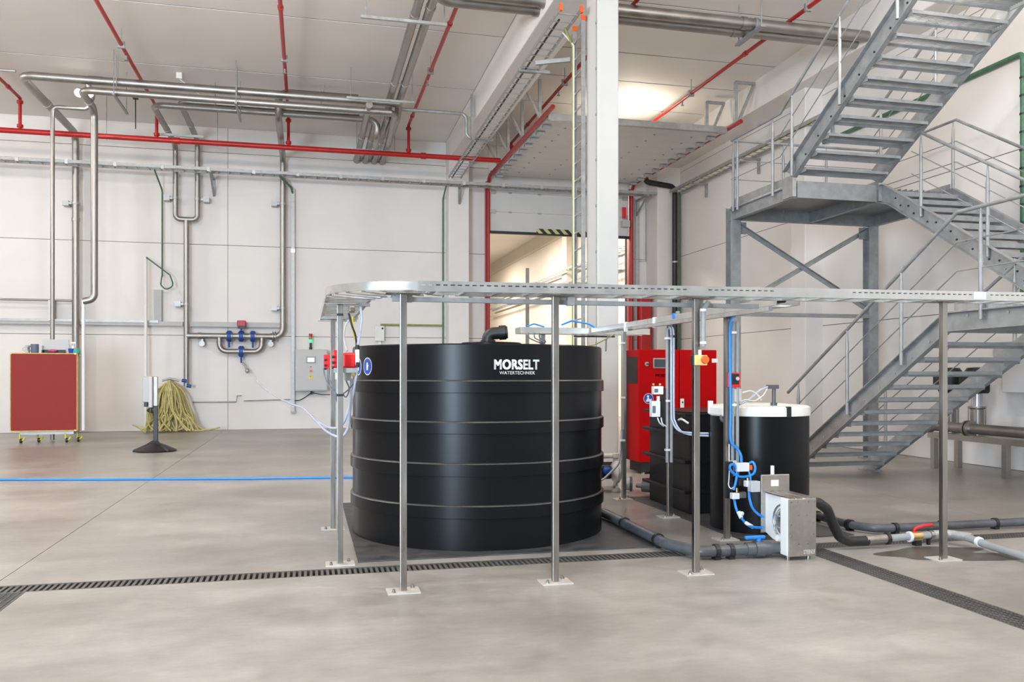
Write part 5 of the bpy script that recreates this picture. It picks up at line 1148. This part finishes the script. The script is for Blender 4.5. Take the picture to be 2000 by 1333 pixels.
put('outlet_union', MB().cyl((4.29, 10.6, 0.12), (4.36, 10.5, 0.12), 0.03, 12).cyl((4.33, 10.5, 0.12), (4.45, 10.4, 0.12), 0.075, 12), 'pvc', dp_)
put('air_hose', MB().tube([(3.93, 10.22, 0.9), (3.93, 10.3, 0.45), (3.8, 10.6, 0.2), (3.55, 10.7, 0.12)], 0.014, 8, 0.2), 'hose_clear', dp_)
# ================================================================ left dosing pump group
dz = thing('dosing_pump', 'bright red dosing pump mounted left of the big tank', 'pump', (0.35, 7.35, 1.7))
def bpx(name, u0, u1, v0, v1, Y, dep, m, parent, bev=0.006):
    x0, x1, z0, z1 = pxr(u0, u1, v0, v1, Y); return put(name, MB().bbox(x0, x1, Y, Y + dep, z0, z1, min(bev, (x1 - x0) * 0.3, (z1 - z0) * 0.3)), m, parent)
bd = bpx('body', 669, 696, 689, 720, 7.42, 0.12, 'red_pump', dz, 0.02)
bpx('body_head', 694, 702, 683, 714, 7.42, 0.1, 'white', dz)
bpx('body_back', 650, 664, 684, 719, 7.46, 0.12, 'red_pump', dz, 0.01)
bpx('valve_block', 695, 703, 708, 718, 7.40, 0.06, 'black', bd)
bpx('suction_valve', 687, 694, 722, 735, 7.42, 0.05, 'brass', bd)
p = at(698, 681, Y=7.45); put('top_fitting', MB().cyl((p.x, 7.45, p.z - 0.03), (p.x, 7.45, p.z + 0.03), 0.018, 10), 'black', bd)
bpx('panel_plate', 632, 644, 693, 722, 7.9, 0.02, 'red_pump', dz)
for v in (703, 714, 721): bpx('knob', 633, 638, v - 2, v + 2, 7.86, 0.04, 'black', dz)
for v in (698, 709, 719): bpx('knob', 648, 653, v - 3, v + 2, 7.42, 0.04, 'black', dz)
bpx('terminal_box', 672, 686, 724, 744, 7.43, 0.08, 'panel_grey', dz)
bpx('terminal_box', 655, 661, 722, 742, 7.5, 0.06, 'white', dz)
put('mounting_rail', MB().box(0.22, 0.42, 7.32, 7.42, 1.62, 1.66), 'galv_dark', dz)
def hose(name, label, pts, r, m, parent=None, bend=0.08):
    P_ = [p if not isinstance(p, tuple) or len(p) == 3 else p for p in pts]
    mb = MB().tube(crom(pts), r, 8)
    return put(name, mb, m, parent)
def pp(lst): return [at(u, v, Y=y) for u, v, y in lst]
def hose1(name, label, cat, pts, r, m, group=None): return one(name, label, cat, MB().tube(crom(pts), r, 8), m, group)
hose1('clear_hose', 'longer clear plastic hose sagging from the red dosing pump into the hall', 'hose', pp([(697, 725, 7.45), (690, 765, 7.45), (684, 800, 7.5), (680, 835, 7.6), (668, 853, 7.7), (650, 850, 7.9), (632, 838, 8.4), (610, 815, 9.2), (592, 798, 10.0), (570, 790, 11), (540, 775, 13), (508, 752, 15), (496, 735, 16)]), 0.012, 'hose_clear')
hose1('clear_hose', 'shorter clear plastic hose sagging beside the longer one by the dosing pump', 'hose', pp([(686, 740, 7.5), (684, 780, 7.55), (676, 815, 7.6), (664, 834, 7.8), (645, 836, 8.1), (628, 828, 8.6), (610, 813, 9.4)]), 0.011, 'hose_clear')
hose1('clear_hose', 'clear hose hanging from the tray end to the top of the dosing pump', 'hose', pp([(702, 582, 7.5), (706, 620, 7.5), (704, 645, 7.5), (698, 678, 7.46)]), 0.011, 'hose_clear')
hose1('power_cable', 'black cable hanging from the tray end to the dosing pump', 'cable', pp([(681, 612, 7.6), (688, 638, 7.6), (694, 655, 7.55), (697, 680, 7.46)]), 0.009, 'black')
hose1('earth_cable', 'yellow cable hanging from the tray end beside the black one', 'cable', pp([(688, 618, 7.62), (690, 645, 7.6), (695, 668, 7.55), (698, 680, 7.48)]), 0.008, 'yellow')
hose1('signal_cable', 'pale grey cable bowing left under the tray end to the dosing pump', 'cable', pp([(681, 625, 7.7), (674, 640, 7.7), (672, 660, 7.6), (678, 686, 7.5)]), 0.008, 'panel_grey')
hose1('clear_hose', 'short clear hose lying under the curve of the front tray', 'hose', pp([(714, 581, 7.2), (740, 578, 6.9), (760, 579, 6.6)]), 0.014, 'hose_clear')
x0, x1, z0, z1 = pxr(682, 694, 598, 610, 7.6)
one('cable_gland_block', 'small bronze cable gland block under the tray end', 'fitting', MB().bbox(x0, x1, 7.6, 7.7, z0, z1, 0.01), 'bronze')
for l, a_ in (('from the left red plate to the cable knot', [(632, 720, 7.85), (634, 735, 7.8), (641, 752, 7.6), (655, 768, 7.5), (662, 775, 7.5)]), ('straight down behind the farther post', [(641, 720, 7.85), (645, 745, 7.7), (655, 768, 7.5), (658, 785, 7.5)]), ('in a round loop right of the nearer post', [(664, 740, 7.4), (668, 765, 7.4), (676, 776, 7.4), (682, 760, 7.45), (676, 744, 7.45)]), ('sloping up towards the tank', [(670, 770, 7.4), (680, 762, 7.42), (692, 748, 7.45)])):
    hose1('signal_cable', 'thin dark cable below the dosing pump ' + l, 'cable', pp(a_), 0.006, 'slate', 'thin cables below the dosing pump')
# ================================================================ post mounted devices
es = thing('emergency_stop', 'yellow emergency stop box with a red mushroom button on a post', 'switch', (3.08, 6.2, 1.73))
bpx('box', 1358, 1382, 694, 714, 6.18, 0.07, 'yellow_soft', es)
bpx('mount', 1353, 1358, 694, 714, 6.2, 0.05, 'black', es)
p = at(1374, 703, Y=6.17); put('button', MB().cyl((p.x, 6.18, p.z), (p.x, 6.15, p.z), 0.02, 14).cyl((p.x, 6.15, p.z), (p.x, 6.125, p.z), 0.034, 14, 0.028), 'orange', es)
p = at(1367, 690, Y=6.22); put('gland', MB().cyl((p.x, 6.22, p.z - 0.02), (p.x, 6.22, p.z + 0.025), 0.013, 10), 'white', es)
ec = thing('cable_conduit', 'grey conduit on the post above the emergency stop box', 'conduit', (3.08, 6.24, 1.8))
p = at(1363, 600, Y=6.23)
put('duct', MB().tube([(3.085, 6.22, 1.83), (3.085, 6.22, 2.12), (3.14, 6.24, 2.19)], 0.02, 10, 0.05), 'pvc_grey', ec)
for v in (606, 670): q = at(1363, v, Y=6.22); put('clip', MB().cyl((3.085, 6.22, q.z - 0.01), (3.085, 6.22, q.z + 0.01), 0.026, 10), 'white', ec)
# conduits on the inner posts
for y, x, n_, lb in ((10.25, 3.93, 2, 'grey conduit strapped to the farthest inner post by the diaphragm pump'), (8.84, 3.92, 3, 'twin grey conduits strapped to the inner post beside the ribbed tank'), (7.5, 4.005, 3, 'grey conduits strapped to the inner post with the blue air line')):
    t = thing('cable_conduit', lb, 'conduit', (x, y - 0.04, 0.9))
    for k in range(1 if n_ == 2 else 2):
        put('duct', MB().cyl((x + k * 0.05, y - 0.05, 0.62 if y < 9 else 0.9), (x + k * 0.05, y - 0.05, 2.12), 0.018, 10), 'pvc_grey', t)
    for z in (2.0, 1.3, 0.75): put('clip', MB().box(x - 0.025, x + 0.03, y - 0.075, y - 0.03, z, z + 0.022), 'white', t)
# control boxes at the ribbed tank post
cb = thing('pump_controllers', 'two small white controllers on a black plate beside the ribbed tank', 'controller', (3.8, 8.7, 1.4))
bpx('plate', 1290, 1300, 757, 830, 8.78, 0.02, 'black', cb)
for u0, u1, v0, v1 in ((1277, 1296, 755, 771), (1273, 1290, 784, 815)):
    c_ = bpx('controller', u0, u1, v0, v1, 8.70, 0.07, 'white', cb)
    bpx('display', u0 + 1.5, u0 + (u1 - u0) * 0.45, v0 + (v1 - v0) * 0.3, v1 - (v1 - v0) * 0.25, 8.695, 0.006, 'slate', c_)
for u in (1276, 1289): p = at(u, 751.5, Y=8.73); put('port', MB().sphere((p.x, 8.73, p.z), 0.014), 'brass', cb)
bpx('regulator', 1284, 1289, 774, 784, 8.72, 0.03, 'white', cb)
for a_ in ([(1284, 816, 8.72), (1288, 826, 8.72), (1296, 833, 8.75)], [(1291, 816, 8.72), (1294, 828, 8.72), (1302, 834, 8.75)]): hose('line', '', pp(a_), 0.008, 'white', cb)
for d, l in ((0, 'left'), (5, 'right')):
    hose1('clear_hose', '%s one of two clear hoses curving from the inner post across the ribbed tank' % l, 'hose', pp([(1311 + d, 660, 8.74), (1311 + d, 800, 8.74), (1314 + d, 825, 8.72), (1326 + d, 842 + d * 0.3, 8.66), (1350, 846 + d * 0.8, 8.5), (1384, 847 + d, 8.3)]), 0.011, 'hose_clear', 'clear hoses at the ribbed tank')
    hose1('clear_hose', '%s one of two clear hoses dropping from the branch tray to the inner post' % l, 'hose', pp([(1281 + d, 626, 9.2), (1296 + d, 630, 9.0), (1308 + d, 640, 8.78), (1311 + d, 655, 8.76)]), 0.011, 'hose_clear', 'clear hoses under the branch tray')
bh = thing('valve_actuator', 'small blue valve block under the branch tray', 'valve', (3.9, 8.5, 2.1))
bpx('body', 1316, 1322, 612, 623, 8.45, 0.05, 'blue', bh); bpx('bracket', 1322, 1328, 608, 632, 8.47, 0.04, 'galv_dark', bh)
dc = thing('dosing_controller', 'small red dosing controller with black dial above a white box', 'controller', (4.15, 7.45, 1.6))
bd = bpx('case', 1427, 1446, 728, 757, 7.42, 0.08, 'red_pump', dc)
bpx('front', 1430, 1444, 730, 751, 7.41, 0.012, 'black', bd)
p = at(1440, 740, Y=7.41); put('dial', MB().cyl((p.x, 7.41, p.z), (p.x, 7.40, p.z), 0.018, 14), 'panel_grey', bd)
bpx('white_box', 1429, 1449, 760, 786, 7.44, 0.1, 'panel_grey', dc)
hose('line', '', pp([(1449, 768, 7.5), (1466, 764, 7.6), (1480, 772, 7.65), (1487, 782, 7.7)]), 0.008, 'white', dc, 0.1)
# blue air line and valves
al = thing('air_line', 'bright blue air hose looping down the inner post to the hose pump', 'hose', (4.1, 7.4, 1.0))
hose('hose', '', pp([(1440, 608, 7.6), (1434, 618, 7.5), (1427, 628, 7.42), (1426, 700, 7.42), (1427, 800, 7.42), (1427, 860, 7.42), (1440, 877, 7.4), (1447, 890, 7.38), (1448, 904, 7.36)]), 0.014, 'hose_blue', al, 0.08)
hose('hose', '', pp([(1460, 908, 7.36), (1470, 903, 7.34), (1475, 915, 7.32), (1470, 927, 7.32), (1450, 932, 7.34), (1435, 927, 7.34), (1426, 917, 7.34), (1427, 909, 7.34), (1434, 909, 7.34), (1439, 920, 7.34), (1438, 937, 7.34), (1433, 958, 7.34)]), 0.013, 'hose_blue', al, 0.06)
hose('hose', '', pp([(1434, 976, 7.34), (1438, 995, 7.3), (1446, 1010, 7.25), (1462, 1027, 7.1), (1478, 1031, 6.95), (1490, 1031, 6.85)]), 0.013, 'hose_blue', al, 0.08)
hose('hose', '', pp([(1463, 955, 7.3), (1464, 975, 7.25), (1470, 993, 7.15), (1481, 1005, 7.0), (1490, 1010, 6.9)]), 0.013, 'hose_blue', al, 0.08)
hose('hose', '', pp([(1462, 920, 7.33), (1465, 930, 7.32), (1466, 940, 7.31)]), 0.01, 'hose_blue', al, 0.05)
p0, p1 = at(1442, 1000, Y=7.27), at(1448, 1013, Y=7.24); put('quick_coupling', MB().cyl(p0, p1, 0.02, 10).sphere(at(1449, 1004, Y=7.25), 0.022), 'white', al)
p0, p1 = at(1457, 1022, Y=7.14), at(1470, 1030, Y=7.05); put('sleeve', MB().cyl(p0, p1, 0.018, 10), 'white', al)
pb = thing('pneumatic_valves', 'cluster of white pneumatic valves on a black board at the inner post', 'valves', (4.1, 7.38, 0.7))
bpx('board', 1417, 1432, 902, 974, 7.40, 0.02, 'black', pb)
v1_ = bpx('valve_block', 1441, 1464, 905, 922, 7.30, 0.06, 'white', pb); bpx('orange_knob', 1464, 1470, 909, 919, 7.32, 0.03, 'orange', v1_)
v2_ = bpx('valve_block', 1431, 1445, 964, 976, 7.30, 0.06, 'white', pb); p = at(1439, 958, Y=7.32); put('fitting', MB().cyl((p.x, 7.32, p.z - 0.02), (p.x, 7.32, p.z + 0.02), 0.012, 8), 'brass', v2_)
v3_ = bpx('valve_block', 1458, 1468, 940, 952, 7.26, 0.06, 'white', pb); p = at(1460, 937, Y=7.29); put('fitting', MB().cyl((p.x, 7.29, p.z - 0.015), (p.x, 7.29, p.z + 0.015), 0.012, 8), 'brass', v3_)
bpx('silencer', 1468, 1486, 941, 962, 7.2, 0.08, 'panel_grey', pb); bpx('black_valve', 1443, 1456, 936, 950, 7.34, 0.05, 'black', pb); bpx('black_valve', 1446, 1458, 962, 974, 7.34, 0.05, 'bronze', pb)
hose('line', '', pp([(1424, 868, 7.42), (1424, 930, 7.4), (1423, 948, 7.38), (1428, 955, 7.36), (1433, 952, 7.34)]), 0.006, 'white', pb, 0.08)
# ================================================================ pump bench at the right wall
pbn = thing('pump_bench', 'steel pump bench at the right wall under the stair', 'bench', (10.7, 11.6, 0))
put('top_frame', MB().box(10.42, 10.50, 9.0, 12.5, 0.52, 0.60).box(10.9, 10.98, 9.0, 12.5, 0.52, 0.60).box(10.42, 10.98, 9.0, 12.5, 0.60, 0.615), 'steel_plate', pbn)
for y in (12.38, 10.85, 9.3):
    for x in (10.46, 10.94): put('leg', MB().box(x - 0.045, x + 0.045, y - 0.045, y + 0.045, 0, 0.52), 'steel_plate', pbn)
ph = thing('pump_header', 'horizontal flanged stainless header pipe on the pump bench', 'pipe', (10.45, 11, 0.72))
put('pipe_run', MB().cyl((10.45, 8.6, 0.73), (10.45, 12.6, 0.73), 0.085, 18), 'steel_pipe', ph)
for y in (11.55, 11.62, 12.5): put('flange', MB().cyl((10.45, y - 0.02, 0.73), (10.45, y + 0.02, 0.73), 0.13, 20), 'steel_pipe', ph)
for k, (y, l) in enumerate(((11.75, 'nearer'), (12.35, 'farther'))):
    t = thing('booster_pump', '%s upright stainless booster pump with black motor behind the stair' % l, 'pump', (10.75, y, 0.615), 'booster pumps on the bench')
    put('sleeve', MB().lathe((10.75, y, 0.615), [(0.001, 0.0), (0.14, 0.0), (0.14, 0.06), (0.1, 0.07), (0.1, 0.42), (0.13, 0.44), (0.13, 0.47), (0.001, 0.47)], 20), 'steel_pipe', t)
    put('coupling_guard', MB().lathe((10.75, y, 1.085), [(0.085, 0.0), (0.085, 0.2), (0.12, 0.22), (0.001, 0.22)], 20), 'silver', t)
    put('motor', MB().lathe((10.75, y, 1.3), [(0.17, 0.0), (0.19, 0.03), (0.19, 0.36), (0.15, 0.42), (0.001, 0.43)], 20), 'black', t)
    for g_ in (0.7, 2.3, 3.9, 5.5): put('tie_rod', MB().cyl((10.75 + 0.125 * math.cos(g_), y + 0.125 * math.sin(g_), 0.67), (10.75 + 0.125 * math.cos(g_), y + 0.125 * math.sin(g_), 1.08), 0.012, 6), 'steel', t)
    put('motor_terminal', MB().bbox(10.50, 10.60, y - 0.12, y + 0.12, 1.4, 1.62, 0.01), 'black', t)
bs = thing('bench_support', 'grey upright bracket posts behind the pump bench', 'post', (11.2, 11, 0))
for y in (10.95, 10.05): put('upright', MB().box(11.0, 11.12, y - 0.12, y + 0.06, 0.62, 2.2), 'panel_grey', bs)
put('cross_bar', MB().box(11.02, 11.1, 10.0, 11.0, 1.35, 1.4), 'panel_grey', bs)
sb = thing('switch_box', 'pale grey switch box with a dark grid on the pump bench posts', 'box', (10.98, 11.1, 1.75))
put('body', MB().bbox(10.86, 11.0, 10.55, 11.35, 1.32, 2.0, 0.01), 'panel_grey', sb)
put('grid', MB().box(10.85, 10.86, 11.0, 11.2, 1.78, 1.93), 'black', sb)
one('looped_cable', 'green cable looping below the switch box on the pump bench', 'cable', MB().tube([(10.95, 10.75, 1.32), (10.95, 10.78, 1.15), (10.95, 10.62, 1.0), (10.95, 10.6, 0.9), (10.95, 10.72, 0.88), (10.95, 10.78, 1.05)], 0.014, 6, 0.08), 'green')
one('earth_cable', 'yellow green cable hanging below the switch box on the pump bench', 'cable', MB().tube([(10.95, 10.92, 1.32), (10.95, 10.92, 1.0), (10.95, 10.85, 0.8), (10.95, 10.88, 0.64)], 0.012, 6, 0.1), 'olive')
